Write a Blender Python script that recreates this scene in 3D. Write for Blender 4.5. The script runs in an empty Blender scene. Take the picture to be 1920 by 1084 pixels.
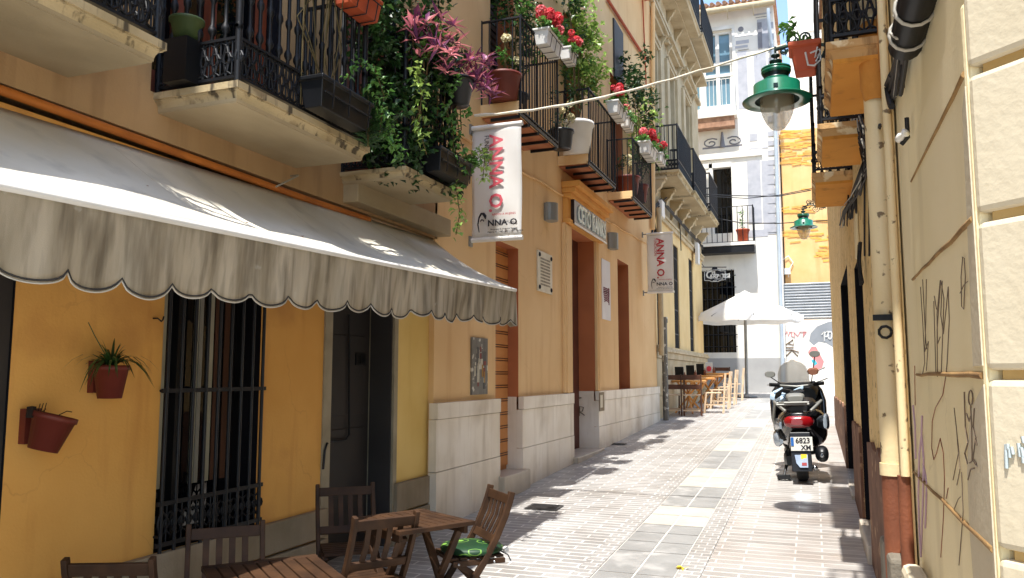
import bpy, math, random
from mathutils import Vector as V, Matrix
random.seed(7)
S = 1.2            # metres per layout unit
H, SL = 1.5, .034  # eye height and the street's uphill slope (layout units)
C = bpy.context.scene.collection
TH = math.atan(161/1500); PH = math.atan(568/1500*math.cos(TH))
FW = V((-math.sin(PH)*math.cos(TH), math.cos(PH)*math.cos(TH), math.sin(TH)))
RT = V((math.cos(PH), math.sin(PH), 0)); UP = RT.cross(FW); EYE = V((0, 0, H))
# the survey of the street: a sight line of the photograph met with a known wall plane, cross plane or height
def ray(x, y): return FW + RT*((x-960)/1500) - UP*((y-542)/1500)
def PX(x, y, X): d = ray(x, y); return EYE + d*(X/d.x)
def PY(x, y, Y): d = ray(x, y); return EYE + d*(Y/d.y)
def PZ(x, y, Z): d = ray(x, y); return EYE + d*((Z-H)/d.z)
def G(y): return SL*y
R = random.uniform
# ------------------------------------------------------------------ scene objects
def tag(o, label=None, cat=None, group=None, kind=None):
    for k, v in (('label', label), ('category', cat), ('group', group), ('kind', kind)):
        if v: o[k] = v
    return o
def thing(name, label, cat, loc=(0, 0, 0), group=None):
    o = bpy.data.objects.new(name, None); C.objects.link(o); o.empty_display_size = .1
    o.location = V(loc)*S
    return tag(o, label, cat, group)
def root_of(o):
    while o.parent: o = o.parent
    return o
def kids(o): return [c for c in C.objects if c.parent == o]
def copy_tree(o, parent=None):
    c = o.copy(); C.objects.link(c); c.parent = parent
    for ch in kids(o): copy_tree(ch, c)
    return c
class MB:
    def __init__(s): s.v = []; s.f = []; s.m = []; s.sm = []
    def add(s, vs, fs, m=0, sm=False):
        b = len(s.v); s.v += [tuple(p) for p in vs]
        for f in fs: s.f.append([b+i for i in f]); s.m.append(m); s.sm.append(sm)
    def quad(s, a, b, c, d, m=0): s.add([a, b, c, d], [(0, 1, 2, 3)], m)
    def box(s, x0, x1, y0, y1, z0, z1, m=0):
        s.add([(x0,y0,z0),(x1,y0,z0),(x1,y1,z0),(x0,y1,z0),(x0,y0,z1),(x1,y0,z1),(x1,y1,z1),(x0,y1,z1)],
              [(3,2,1,0),(4,5,6,7),(0,1,5,4),(1,2,6,5),(2,3,7,6),(3,0,4,7)], m)
    def obox(s, c, u, v, w, m=0):
        c, u, v, w = V(c), V(u), V(v), V(w)
        s.add([c-u-v-w, c+u-v-w, c+u+v-w, c-u+v-w, c-u-v+w, c+u-v+w, c+u+v+w, c-u+v+w],
              [(3,2,1,0),(4,5,6,7),(0,1,5,4),(1,2,6,5),(2,3,7,6),(3,0,4,7)], m)
    def beam(s, a, b, w, h, up=(0, 0, 1), m=0):
        a, b = V(a), V(b); d = b-a; sd = d.cross(V(up))
        if sd.length < 1e-6: sd = d.cross(V((1, 0, 0)))
        sd.normalize(); u = sd.cross(d).normalized()
        s.obox((a+b)/2, sd*w/2, d/2, u*h/2, m)
    def tube(s, pts, r, n=6, m=0, cap=True, sm=True):
        pts = [V(p) for p in pts]; rs = r if isinstance(r, (list, tuple)) else [r]*len(pts); vs = []; nrm = None
        for i, p in enumerate(pts):
            d = (pts[min(i+1, len(pts)-1)]-pts[max(i-1, 0)])
            if d.length < 1e-9: d = V((0, 0, 1))
            d.normalize()
            if nrm is None: nrm = d.cross(V((0, 0, 1)) if abs(d.z) < .9 else V((1, 0, 0)))
            nrm = nrm-d*nrm.dot(d)
            if nrm.length < 1e-6: nrm = d.cross(V((0, 1, .3)))
            nrm.normalize(); q = d.cross(nrm)
            for k in range(n):
                a = 2*math.pi*k/n; vs.append(p+(nrm*math.cos(a)+q*math.sin(a))*rs[i])
        fs = [(i*n+k, i*n+(k+1) % n, (i+1)*n+(k+1) % n, (i+1)*n+k) for i in range(len(pts)-1) for k in range(n)]
        s.add(vs, fs, m, sm)
        if cap: s.add(vs[:n], [tuple(range(n))[::-1]], m); s.add(vs[-n:], [tuple(range(n))], m)
    def lathe(s, prof, c, n=20, m=0, ax=(0, 0, 1), sm=True):
        ax = V(ax).normalized(); u = ax.cross(V((0, 1, 0)) if abs(ax.y) < .9 else V((1, 0, 0))).normalized(); w = ax.cross(u); c = V(c)
        vs = [c+ax*z+(u*math.cos(2*math.pi*k/n)+w*math.sin(2*math.pi*k/n))*r for r, z in prof for k in range(n)]
        s.add(vs, [(i*n+k, i*n+(k+1) % n, (i+1)*n+(k+1) % n, (i+1)*n+k) for i in range(len(prof)-1) for k in range(n)], m, sm)
    def prism(s, poly, fn, c0, c1, m=0, sides=True):
        n = len(poly); a = [fn(x, y, c0) for x, y in poly]; b = [fn(x, y, c1) for x, y in poly]
        s.add(a+b, [tuple(range(n))[::-1], tuple(range(n, 2*n))]+([(i, (i+1) % n, n+(i+1) % n, n+i) for i in range(n)] if sides else []), m)
    def loft(s, secs, n=16, m=0, sm=True):
        # secs: (y, cx, cz, hw, hh, power) rounded cross-sections along y
        vs = []
        for y, cx, cz, hw, hh, p in secs:
            for k in range(n):
                a = 2*math.pi*k/n; ca, sa = math.cos(a), math.sin(a)
                vs.append((cx+hw*math.copysign(abs(ca)**p, ca), y, cz+hh*math.copysign(abs(sa)**p, sa)))
        s.add(vs, [(i*n+k, i*n+(k+1) % n, (i+1)*n+(k+1) % n, (i+1)*n+k) for i in range(len(secs)-1) for k in range(n)], m, sm)
        s.add(vs[:n], [tuple(range(n))[::-1]], m); s.add(vs[-n:], [tuple(range(n))], m)
    def leaf(s, p, d, nr, L, W, m=0, fold=.25):
        p, d, nr = V(p), V(d).normalized(), V(nr); sd = d.cross(nr)
        if sd.length < 1e-5: sd = V((1, 0, 0))
        sd.normalize(); u = sd.cross(d)
        a = p+d*L*.42; t = p+d*L-u*L*.12
        s.add([p, a+sd*W/2+u*W*fold, t, a-sd*W/2+u*W*fold, a+d*L*.0], [(0, 1, 2, 4), (0, 4, 2, 3)], m)
    def build(s, name, mats, parent=None, bevel=0, kind=None):
        me = bpy.data.meshes.new(name); off = root_of(parent).location if parent else V((0, 0, 0))
        me.from_pydata([V(p)*S-off for p in s.v], [], s.f)
        if not isinstance(mats, (list, tuple)): mats = [mats]
        for x in mats: me.materials.append(x)
        me.polygons.foreach_set('material_index', s.m); me.polygons.foreach_set('use_smooth', s.sm); me.update()
        o = bpy.data.objects.new(name, me); C.objects.link(o)
        if parent: o.parent = parent
        if bevel:
            b = o.modifiers.new('edge', 'BEVEL'); b.width = bevel*S; b.segments = 2; b.limit_method = 'ANGLE'; b.angle_limit = .7
        if kind: o['kind'] = kind
        return o
def islands(mb, name, mats, parent, bevel=0):      # each separate piece becomes a part of its own
    par = list(range(len(mb.v)))
    def find(i):
        while par[i] != i: par[i] = par[par[i]]; i = par[i]
        return i
    for f in mb.f:
        for i in f[1:]: par[find(i)] = find(f[0])
    gr = {}
    for k, f in enumerate(mb.f): gr.setdefault(find(f[0]), []).append(k)
    for fs in gr.values():
        q = MB(); ix = {}
        for k in fs:
            for i in mb.f[k]:
                if i not in ix: ix[i] = len(q.v); q.v.append(mb.v[i])
            q.f.append([ix[i] for i in mb.f[k]]); q.m.append(mb.m[k]); q.sm.append(mb.sm[k])
        q.build(name, mats, parent, bevel)
def lettering(name, txt, size, origin, xa, ya, m, parent, align='LEFT', depth=.0015, sx=1., bold=0.):
    cu = bpy.data.curves.new('glyphs', 'FONT'); cu.body = txt; cu.size = size; cu.align_x = align; cu.extrude = depth; cu.offset = bold; cu.resolution_u = 2
    t = bpy.data.objects.new('glyphs', cu); C.objects.link(t); bpy.context.view_layer.update()
    me0 = t.evaluated_get(bpy.context.evaluated_depsgraph_get()).to_mesh()
    xa, ya = V(xa).normalized(), V(ya).normalized(); za = xa.cross(ya); o = V(origin); mb = MB()
    mb.add([o+xa*v.co.x*sx+ya*v.co.y+za*v.co.z for v in me0.vertices], [tuple(p.vertices) for p in me0.polygons])
    bpy.data.objects.remove(t); bpy.data.curves.remove(cu)
    return mb.build(name, m, parent)
# ------------------------------------------------------------------ materials
def hx(h): return tuple(((int(h[i:i+2], 16)/255+.055)/1.055)**2.4 if int(h[i:i+2], 16) > 10 else int(h[i:i+2], 16)/3294. for i in (0, 2, 4))
def mat(name, c1, c2=None, scale=2., stretch=(1, 1, 1), rough=.8, bump=0., bscale=60., spots=None, metal=0., rnd=0., detail=8., spec=.4, contrast=(.35, .65), streak=None, trans=0., coat=0., crack=None):
    m = bpy.data.materials.new(name); m.use_nodes = True; nt = m.node_tree; N = nt.nodes; L = nt.links; b = N['Principled BSDF']
    A = hx(c1) if isinstance(c1, str) else c1; B = hx(c2) if isinstance(c2, str) else (c2 or tuple(x*.82 for x in A))
    tc = N.new('ShaderNodeTexCoord'); mp = N.new('ShaderNodeMapping'); mp.inputs['Scale'].default_value = stretch; L.new(tc.outputs['Object'], mp.inputs['Vector'])
    no = N.new('ShaderNodeTexNoise'); no.inputs['Scale'].default_value = scale; no.inputs['Detail'].default_value = detail; L.new(mp.outputs[0], no.inputs['Vector'])
    r = N.new('ShaderNodeValToRGB'); r.color_ramp.elements[0].position = contrast[0]; r.color_ramp.elements[1].position = contrast[1]
    r.color_ramp.elements[0].color = B+(1,); r.color_ramp.elements[1].color = A+(1,)
    L.new(no.outputs['Fac'], r.inputs['Fac']); col = r.outputs[0]
    def mixin(col, colour, fac_socket):
        x = N.new('ShaderNodeMix'); x.data_type = 'RGBA'; L.new(fac_socket, x.inputs['Factor']); L.new(col, x.inputs[6]); x.inputs[7].default_value = (hx(colour) if isinstance(colour, str) else colour)+(1,); return x.outputs[2]
    def mask(sc, st, lo, hi, amt):
        mp2 = N.new('ShaderNodeMapping'); mp2.inputs['Scale'].default_value = st; mp2.inputs['Location'].default_value = (3.1, 1.7, 5.3); L.new(tc.outputs['Object'], mp2.inputs['Vector'])
        n2 = N.new('ShaderNodeTexNoise'); n2.inputs['Scale'].default_value = sc; n2.inputs['Detail'].default_value = 6; L.new(mp2.outputs[0], n2.inputs['Vector'])
        q = N.new('ShaderNodeMapRange'); q.inputs['From Min'].default_value = lo; q.inputs['From Max'].default_value = hi; q.inputs['To Max'].default_value = amt; q.clamp = True
        L.new(n2.outputs['Fac'], q.inputs['Value']); return q.outputs[0]
    if streak: col = mixin(col, streak[0], mask(streak[1], (6, 6, .7), streak[2], streak[3], streak[4]))
    if spots: col = mixin(col, spots[0], mask(spots[1], (1, 1, 1), spots[2], spots[3], spots[4]))
    if crack:
        nw = N.new('ShaderNodeTexNoise'); nw.inputs['Scale'].default_value = 2.5; nw.inputs['Detail'].default_value = 5; L.new(tc.outputs['Object'], nw.inputs['Vector'])
        ad = N.new('ShaderNodeMix'); ad.data_type = 'RGBA'; ad.blend_type = 'ADD'; ad.inputs['Factor'].default_value = .55; L.new(tc.outputs['Object'], ad.inputs[6]); L.new(nw.outputs['Color'], ad.inputs[7])
        vo = N.new('ShaderNodeTexVoronoi'); vo.feature = 'DISTANCE_TO_EDGE'; vo.inputs['Scale'].default_value = crack[1]; L.new(ad.outputs[2], vo.inputs['Vector'])
        q = N.new('ShaderNodeMapRange'); q.inputs['From Min'].default_value = 0; q.inputs['From Max'].default_value = crack[2]; q.inputs['To Min'].default_value = 1; q.inputs['To Max'].default_value = 0; L.new(vo.outputs['Distance'], q.inputs['Value'])
        mu = N.new('ShaderNodeMath'); mu.operation = 'MULTIPLY'; L.new(q.outputs[0], mu.inputs[0]); L.new(mask(1.1, (1, 1, 1), .5, .6, crack[3]), mu.inputs[1]); col = mixin(col, crack[0], mu.outputs[0])
    if rnd:
        g = N.new('ShaderNodeNewGeometry'); hs = N.new('ShaderNodeHueSaturation'); q = N.new('ShaderNodeMapRange'); q.inputs['To Min'].default_value = 1-rnd; q.inputs['To Max'].default_value = 1+rnd
        L.new(g.outputs['Random Per Island'], q.inputs['Value']); L.new(q.outputs[0], hs.inputs['Value']); L.new(col, hs.inputs['Color']); col = hs.outputs[0]
    L.new(col, b.inputs['Base Color']); b.inputs['Roughness'].default_value = rough; b.inputs['Metallic'].default_value = metal
    b.inputs['Specular IOR Level'].default_value = spec
    if coat: b.inputs['Coat Weight'].default_value = coat; b.inputs['Coat Roughness'].default_value = .08
    if bump:
        n3 = N.new('ShaderNodeTexNoise'); n3.inputs['Scale'].default_value = bscale; n3.inputs['Detail'].default_value = 5; L.new(tc.outputs['Object'], n3.inputs['Vector'])
        bp = N.new('ShaderNodeBump'); bp.inputs['Strength'].default_value = bump; bp.inputs['Distance'].default_value = .012; L.new(n3.outputs['Fac'], bp.inputs['Height']); L.new(bp.outputs[0], b.inputs['Normal'])
    if trans:
        t = N.new('ShaderNodeBsdfTranslucent'); L.new(col, t.inputs['Color']); ms = N.new('ShaderNodeMixShader'); ms.inputs[0].default_value = trans
        L.new(b.outputs[0], ms.inputs[1]); L.new(t.outputs[0], ms.inputs[2]); L.new(ms.outputs[0], N['Material Output'].inputs['Surface'])
    return m
def glass(name, tint, rough=.02, alpha=None):
    m = bpy.data.materials.new(name); m.use_nodes = True; b = m.node_tree.nodes['Principled BSDF']
    b.inputs['Base Color'].default_value = hx(tint)+(1,); b.inputs['Roughness'].default_value = rough
    if alpha is not None: b.inputs['Alpha'].default_value = alpha
    return m
M = dict(
 ochre=mat('ochre plaster', 'E3AC5C', 'D49B4C', .9, rough=.85, bump=.15, spots=('94552F', 1.3, .57, .78, .55), crack=('9A6A3A', .8, .006, .25), streak=('A8692F', 1.2, .56, .8, .45)),
 yellow=mat('yellow plaster', 'E2C276', 'D8B566', 1.6, rough=.85, bump=.12, streak=('B98A3A', 1.2, .6, .8, .35)),
 tan=mat('tan plaster', 'C09E74', 'AE8D64', 1., rough=.9, bump=.2, streak=('8A6A48', 1.1, .52, .75, .55)),
 orange=mat('orange plaster', 'E4C08C', 'DAB37E', .8, rough=.85, bump=.12, crack=('B08458', .6, .006, .3), streak=('B67A48', .9, .55, .8, .35)),
 brown=mat('brown painted jamb', 'B0683E', 'A25E38', 1.5, rough=.8, bump=.1),
 dado=mat('white stone cladding', 'EDE5D7', 'DBCFBB', 1.3, rough=.45, bump=.05, streak=('9A8668', .8, .54, .8, .6), spots=('9C886A', 1.1, .5, .74, .6)),
 plinth=mat('grey render plinth', '9C8E78', '85775F', 2.5, rough=.9, bump=.3, streak=('6A5C48', 1., .5, .75, .5)),
 jamb=mat('pale stone jamb', '9E937C', '8A7F68', 4, rough=.8, bump=.2),
 slab=mat('weathered balcony slab', 'B8A685', '9A8A6C', 1.1, stretch=(1.4, .8, 1), rough=.9, bump=.25, spots=('8A7658', 1.3, .5, .85, .4)),
 slabedge=mat('mouldy slab edge', 'C4B18C', 'A8956F', 2.2, rough=.9, bump=.35, streak=('2E261E', 2.2, .55, .64, .85), spots=('7A664A', 6, .56, .66, .6)),
 iron=mat('black wrought iron', '0E0F12', '15161A', 8, rough=.5, bump=.1, metal=.0, spec=.35),
 dark=mat('unlit black', '15151A', '1C1B1F', 1., rough=.9, spec=.1),  # near-black puts the shade of unlit rooms and reveals into the colour
 woodred=mat('red brown shutter wood', '8A4428', '6E3420', 3, stretch=(8, 8, .6), rough=.6, bump=.15),
 doorgrey=mat('dark grey painted door', '35312F', '2C2928', 2, rough=.6, bump=.05),
 glassdark=glass('dark window glass', '0A0C10'),
 canvas=mat('weathered awning canvas', 'DDD7C8', 'CDC6B4', 1.8, rough=.85, bump=.15, bscale=300, streak=('9A968E', .7, .55, .75, .5), trans=.12),
 canvasdirty=mat('stained valance canvas', 'D4C8B0', 'AEA188', 2.6, stretch=(3, 3, .5), rough=.9, bump=.2, bscale=260, streak=('62543F', 2.6, .45, .7, .7), spots=('D9D3C4', 10, .68, .74, .4), trans=.35),
 piping=mat('dark awning edging', '3B3834', rough=.8), 
 terracotta=mat('terracotta plastic', '6A2A1C', '5C2217', 4, rough=.55, bump=.05),
 tile=mat('worn clay floor tile', 'B0724C', '96583A', 5, rough=.85, bump=.1),
 clay=mat('orange terracotta', 'B9532F', 'A3472A', 4, rough=.7, bump=.1),  # plain orange clay colour, shared by boxes, pots and pipes
 soil=mat('potting soil', '2A1E16', rough=1., bump=.6, bscale=40),
 leaf=mat('green leaves', '6C9A48', '4C7832', 3, rough=.4, rnd=.5, spec=.5, trans=.25),
 leafdark=mat('dark green leaves', '35552A', '24421E', 3, rough=.42, rnd=.5, spec=.5, trans=.2),
 leaflight=mat('yellow green leaves', 'A9C266', '86A64C', 3, rough=.4, rnd=.4, spec=.5, trans=.3),
 leafpurple=mat('purple leaves', '8A4468', '5E3054', 4, rough=.45, rnd=.5, trans=.2),
 leafpink=mat('pink leaves', 'E0908E', 'C06C7C', 4, rough=.45, rnd=.4, trans=.25),
 stem=mat('plant stem', '6B5A34', '4E4428', 6, rough=.8),
 petal=mat('red geranium petals', 'E85A62', 'DC444E', 5, rough=.6, rnd=.35, trans=.25),
 petalsalmon=mat('salmon geranium petals', 'F0888A', 'E06A70', 5, rough=.6, rnd=.3, trans=.25),
 petalpale=mat('cream flower petals', 'E6DDB8', 'D0C79A', 5, rough=.7, rnd=.2, trans=.2),
 wood=mat('oiled hardwood', '47301E', '2A1B11', 5, stretch=(1, 1, 1), rough=.6, bump=.15, bscale=30, spec=.22),
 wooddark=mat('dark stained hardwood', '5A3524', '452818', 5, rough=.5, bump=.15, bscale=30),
 screw=mat('steel screw', 'C8C8C8', rough=.3, metal=1.),
 cushion=None,
 white=mat('white painted metal', 'E4E2DC', 'D6D3CA', 3, rough=.45, bump=.03),
 cloth=mat('white banner fabric', 'EEECE7', 'E2DFD8', 1.2, rough=.8, bump=.06, bscale=14, trans=.3),
 red=mat('red lettering', 'B42A34', rough=.7), redpale=mat('faded red lettering', 'D0606A', 'B83E4C', 3, rough=.7),
 ink=mat('black lettering', '1B1B22', rough=.7), whiteink=mat('white lettering', 'E4E4E0', rough=.6),
 greybox=mat('grey lamp metal', '8A8A84', '7E7E78', 3, rough=.4, metal=.3),
 shutterorange=mat('orange rolling shutter', 'C98A50', 'BE7E45', 2, rough=.6),
 panelgrey=mat('worn grey metal panel', '77746C', '66635C', 5, rough=.6, bump=.1, spots=('D6D2C4', 9, .6, .64, .8), streak=('4A4640', 2, .5, .7, .6)),
 marble=mat('engraved stone plaque', 'D5CCB5', 'C6BCA2', 4, rough=.5),
 beige=mat('beige plaster', 'E2C48C', 'D8B87E', 1.2, rough=.85, bump=.1, streak=('B8955E', .8, .56, .8, .3)),
 cream=mat('cream stone trim', 'BBAB8C', 'AA997A', 2, rough=.8, bump=.15, streak=('8E7E62', 1., .54, .78, .5)),
 stonewarm=mat('warm stone base', 'BFAD8C', 'AD9974', 2, rough=.7, bump=.15, streak=('8C7858', .8, .5, .75, .5)),
 greywin=mat('grey painted window', '8F8D86', '807E78', 3, rough=.6),
 endwhite=mat('white lime render', 'EBE6DB', 'DED8CC', 1.2, rough=.9, bump=.08, streak=('C2BEB6', .8, .58, .8, .3)),
 fresco=mat('grey painted ornament', 'B4B4B8', 'A5A6AC', 4, rough=.9),
 frescodark=mat('grey painted scroll', '848388', '76757A', 5, rough=.9),
 greybase=mat('grey painted base', 'A9A8A6', '9E9D9B', 1.5, rough=.85),
 skyglass=glass('sky blue window glass', '6E8FA0', .05),
 roof=mat('clay roof tiles', 'B08A70', '8E6A54', 6, rough=.85, bump=.4, rnd=.2),
 brick=None,
 corrugated=mat('grey corrugated sheet', 'C9CBCC', 'BABDBF', 3, rough=.5),
 peel=mat('peeling yellow plaster', 'E3C890', 'D6B87C', 1.8, rough=.9, bump=.25, spots=('6A4A30', 13, .615, .65, .8), streak=('A8824A', 1.1, .56, .78, .45)),
 peelbrown=mat('flaking brown plinth', '7E5C48', '664839', 4, rough=.9, bump=.5, bscale=25, spots=('B09070', 6, .6, .66, .8)),
 balcedge=mat('stained orange balcony edge', 'CFA873', 'AE8350', 2.5, rough=.9, bump=.3, streak=('5A3A20', 1.8, .56, .66, .8), spots=('EAD9B4', 5, .6, .64, .8)),
 balcorange=mat('orange balcony soffit', 'D6953F', 'C78634', 2., rough=.9, bump=.2, spots=('EFE2C4', 3.2, .7, .72, .9), streak=('8C5A28', 1.4, .57, .75, .6)),  # orange deepened so the colour itself carries the sunlit bounce
 pipeyellow=mat('cream painted downpipe', 'E8D6AC', 'DAC496', 2, stretch=(2, 2, .6), rough=.55, bump=.15, spots=('5A4430', 15, .63, .67, .85)),
 rust=mat('rust red iron pipe', '8A5034', '70402A', 4, rough=.7, bump=.25),
 cable=mat('black cable', '1C1C1E', rough=.6), cablegrey=mat('grey cable', 'B8B4A8', rough=.6),
 rightwall=mat('cream street wall', 'EEE0BA', 'E5D6AA', .9, rough=.85, bump=.1, crack=('B4A27A', .7, .005, .35), streak=('B3A27C', .6, .55, .8, .45)),
 rightwhite=mat('rough white render', 'CFC4AA', 'C3B79C', 2., rough=.95, bump=.2, bscale=38, streak=('B9AC92', .9, .56, .8, .4)),
 groove=mat('dirty groove', '9A7A4C', '7A5C36', 6, rough=.9, bump=.3),
 grooveline=mat('tan groove mortar', 'C3A56C', 'B09058', 6, rough=.9),
 spray=mat('black spray paint', '6A5A4A', rough=.8), spraypink=mat('faded purple spray paint', 'B79AA6', rough=.9), sprayred=mat('faded red spray paint', 'E09A9A', rough=.9), sprayblue=mat('faded blue spray paint', 'B9C4C4', rough=.9),
 green=mat('green lamp enamel', '0F6B50', '0C5E46', 5, rough=.28, coat=.6), greendark=mat('dark lamp casting', '14302C', '102724', 5, rough=.35),
 lampglass=None,
 black=mat('black plastic', '0E0F11', '151619', 4, rough=.4), gloss=mat('gloss black paint', '0E0F12', rough=.15, coat=1.),
 silver=mat('silver scooter paint', 'A9B4BE', '9BA7B2', 3, rough=.25, metal=.5, coat=.6),
 tyre=mat('tyre rubber', '1A1A1B', rough=.85, bump=.2), chrome=mat('brushed metal', 'B0B2B4', rough=.25, metal=1.),
 redlens=mat('red lens', '8C0F16', rough=.12, coat=1.), plate=mat('white plate', 'D8D6CC', rough=.4), copper=mat('amber mirror shell', '8A5A44', rough=.35),
 bluegrey=mat('pale blue cloth', 'A9BCCB', '8FA5B8', 5, rough=.8), eu=mat('blue plate band', '1E5FA8', rough=.4), yel=mat('yellow sticker', 'E0B81E', rough=.5), redst=mat('red sticker', '8E1F1F', rough=.5),
 parasol=mat('white parasol canvas', 'EDEBE6', 'E4E1DA', 2, rough=.8, trans=.4),
 steel=mat('grey steel pole', '8E8C88', '7C7A76', 4, rough=.5, metal=.4),
 paleseat=mat('pale folding chair wood', 'DCC3A4', 'CFB392', 5, rough=.5), tabletop=mat('honey table wood', 'D79A52', 'C98A44', 5, rough=.4),
 rope=mat('white cloth rope', 'E4DDCB', 'D2C8B2', 8, rough=.9, bump=.4, bscale=40),
 manhole=mat('iron manhole', '4A4744', '3C3A38', 6, rough=.6, bump=.3), steptop=mat('worn stone step', 'C2B8A8', 'AFA391', 3, rough=.4, bump=.1),
 bagkhaki=mat('khaki clay patch', 'C98A3E', 'B97A32', 3, rough=.9, bump=.3),
)
M['brick'] = mat('orange brick', 'E4BA84', 'DAAC70', 1.2, rough=.9, bump=.25, bscale=14, streak=('B87E42', .8, .55, .8, .4))
def cushion_mat():
    m = mat('green swirl cushion fabric', '123C1C', '0E3018', 3, rough=.55); nt = m.node_tree; N = nt.nodes; b = N['Principled BSDF']
    old = b.inputs['Base Color'].links[0].from_socket
    tc = N.new('ShaderNodeTexCoord'); vo = N.new('ShaderNodeTexVoronoi'); vo.inputs['Scale'].default_value = 7; nt.links.new(tc.outputs['Object'], vo.inputs['Vector'])
    r = N.new('ShaderNodeValToRGB'); e = r.color_ramp; e.interpolation = 'CONSTANT'; e.elements[0].color = (1, 1, 1, 1); e.elements[1].position = .22; e.elements[1].color = (0, 0, 0, 1)
    q = e.elements.new(.42); q.color = (.8, .8, .8, 1); q = e.elements.new(.47); q.color = (0, 0, 0, 1); nt.links.new(vo.outputs['Distance'], r.inputs['Fac'])
    x = N.new('ShaderNodeMix'); x.data_type = 'RGBA'; nt.links.new(r.outputs[0], x.inputs['Factor']); nt.links.new(old, x.inputs[6]); x.inputs[7].default_value = hx('6E9A3C')+(1,); nt.links.new(x.outputs[2], b.inputs['Base Color'])
    return m
M['cushion'] = cushion_mat()
def clear_mat(name, tint, alpha):
    m = bpy.data.materials.new(name); m.use_nodes = True; nt = m.node_tree; b = nt.nodes['Principled BSDF']
    b.inputs['Base Color'].default_value = hx(tint)+(1,); b.inputs['Roughness'].default_value = .12; b.inputs['Alpha'].default_value = alpha; b.inputs['Coat Weight'].default_value = 1.
    return m
M['lampglass'] = clear_mat('cloudy lamp globe', 'C4B99C', .5); M['screen'] = clear_mat('smoked windscreen', 'E2DCD0', .5)
def paving(name, bw, bh, ca, cb, mortar, ms=.006, off=.5, rough=.42, rot=0., warm='B59E90', msmooth=.1):
    m = bpy.data.materials.new(name); m.use_nodes = True; nt = m.node_tree; N = nt.nodes; L = nt.links; b = N['Principled BSDF']
    tc = N.new('ShaderNodeTexCoord'); mp = N.new('ShaderNodeMapping'); mp.inputs['Rotation'].default_value = (0, 0, rot); L.new(tc.outputs['Object'], mp.inputs['Vector'])
    br = N.new('ShaderNodeTexBrick'); br.inputs['Scale'].default_value = 1; br.inputs['Brick Width'].default_value = bw; br.inputs['Row Height'].default_value = bh
    br.inputs['Color1'].default_value = hx(ca)+(1,); br.inputs['Color2'].default_value = hx(cb)+(1,); br.inputs['Mortar'].default_value = hx(mortar)+(1,); br.inputs['Mortar Size'].default_value = ms; br.inputs['Mortar Smooth'].default_value = msmooth
    br.offset = off; L.new(mp.outputs[0], br.inputs['Vector'])
    no = N.new('ShaderNodeTexNoise'); no.inputs['Scale'].default_value = 1.3; no.inputs['Detail'].default_value = 7; L.new(tc.outputs['Object'], no.inputs['Vector'])
    q = N.new('ShaderNodeMapRange'); q.inputs['From Min'].default_value = .45; q.inputs['From Max'].default_value = .7; q.inputs['To Max'].default_value = .7; L.new(no.outputs['Fac'], q.inputs['Value'])
    x = N.new('ShaderNodeMix'); x.data_type = 'RGBA'; x.blend_type = 'MULTIPLY'; L.new(q.outputs[0], x.inputs['Factor']); L.new(br.outputs['Color'], x.inputs[6]); x.inputs[7].default_value = hx(warm)+(1,)
    L.new(x.outputs[2], b.inputs['Base Color'])
    n2 = N.new('ShaderNodeTexNoise'); n2.inputs['Scale'].default_value = 5; n2.inputs['Detail'].default_value = 6; L.new(tc.outputs['Object'], n2.inputs['Vector'])
    q2 = N.new('ShaderNodeMapRange'); q2.inputs['From Min'].default_value = .3; q2.inputs['From Max'].default_value = .7; q2.inputs['To Min'].default_value = rough-.14; q2.inputs['To Max'].default_value = rough+.16; L.new(n2.outputs['Fac'], q2.inputs['Value']); L.new(q2.outputs[0], b.inputs['Roughness'])
    bp = N.new('ShaderNodeBump'); bp.inputs['Strength'].default_value = .35; bp.inputs['Distance'].default_value = .006; bp.invert = True; L.new(br.outputs['Fac'], bp.inputs['Height']); L.new(bp.outputs[0], b.inputs['Normal'])
    return m
M['setts'] = paving('grey paving setts', .38, .115, '9C9A97', '8A8885', 'CDCAC5', .009, warm='D9D3CC')
M['settsright'] = paving('pale paving bars', .62, .13, 'A6A29D', '918D88', 'C8C5C0', .008, .35, warm='DCD0C8')
M['border'] = paving('small border setts', .13, .1, '9A9895', '8E8C89', 'C8C5C0', .006, warm='D9D3CC')
M['slabdark'] = mat('grey paving slab', '949492', '868684', 2.5, rough=.36, bump=.05, spots=('C2C0BC', 3, .55, .7, .5)); M['slabpale'] = mat('pale paving slab', 'BDB8AC', 'B0AA9D', 2.5, rough=.4, bump=.05)
M['joint'] = mat('pale mortar joint', 'D6D0C6', 'C8C1B7', 6, rough=.8)
# ------------------------------------------------------------------ building helpers
def facade(mb, X, d, depth, y0, y1, z0, z1, ops, m=0, mr=0):
    ys = sorted({y0, y1, *[o[0] for o in ops], *[o[1] for o in ops]}); zs = sorted({z0, z1, *[o[2] for o in ops], *[o[3] for o in ops]})
    for a, b in zip(ys, ys[1:]):
        for c, e in zip(zs, zs[1:]):
            if any(o[0] <= a and b <= o[1] and o[2] <= c and e <= o[3] for o in ops): continue
            q = [(X, a, c), (X, b, c), (X, b, e), (X, a, e)]
            mb.add(q if d > 0 else q[::-1], [(0, 1, 2, 3)], m)
    Xi = X-d*depth
    for a, b, c, e in ops:
        mb.quad((X, a, c), (Xi, a, c), (Xi, a, e), (X, a, e), mr); mb.quad((Xi, b, c), (X, b, c), (X, b, e), (Xi, b, e), mr)
        mb.quad((Xi, a, e), (Xi, b, e), (X, b, e), (X, a, e), mr); mb.quad((X, a, c), (X, b, c), (Xi, b, c), (Xi, a, c), mr)
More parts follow.
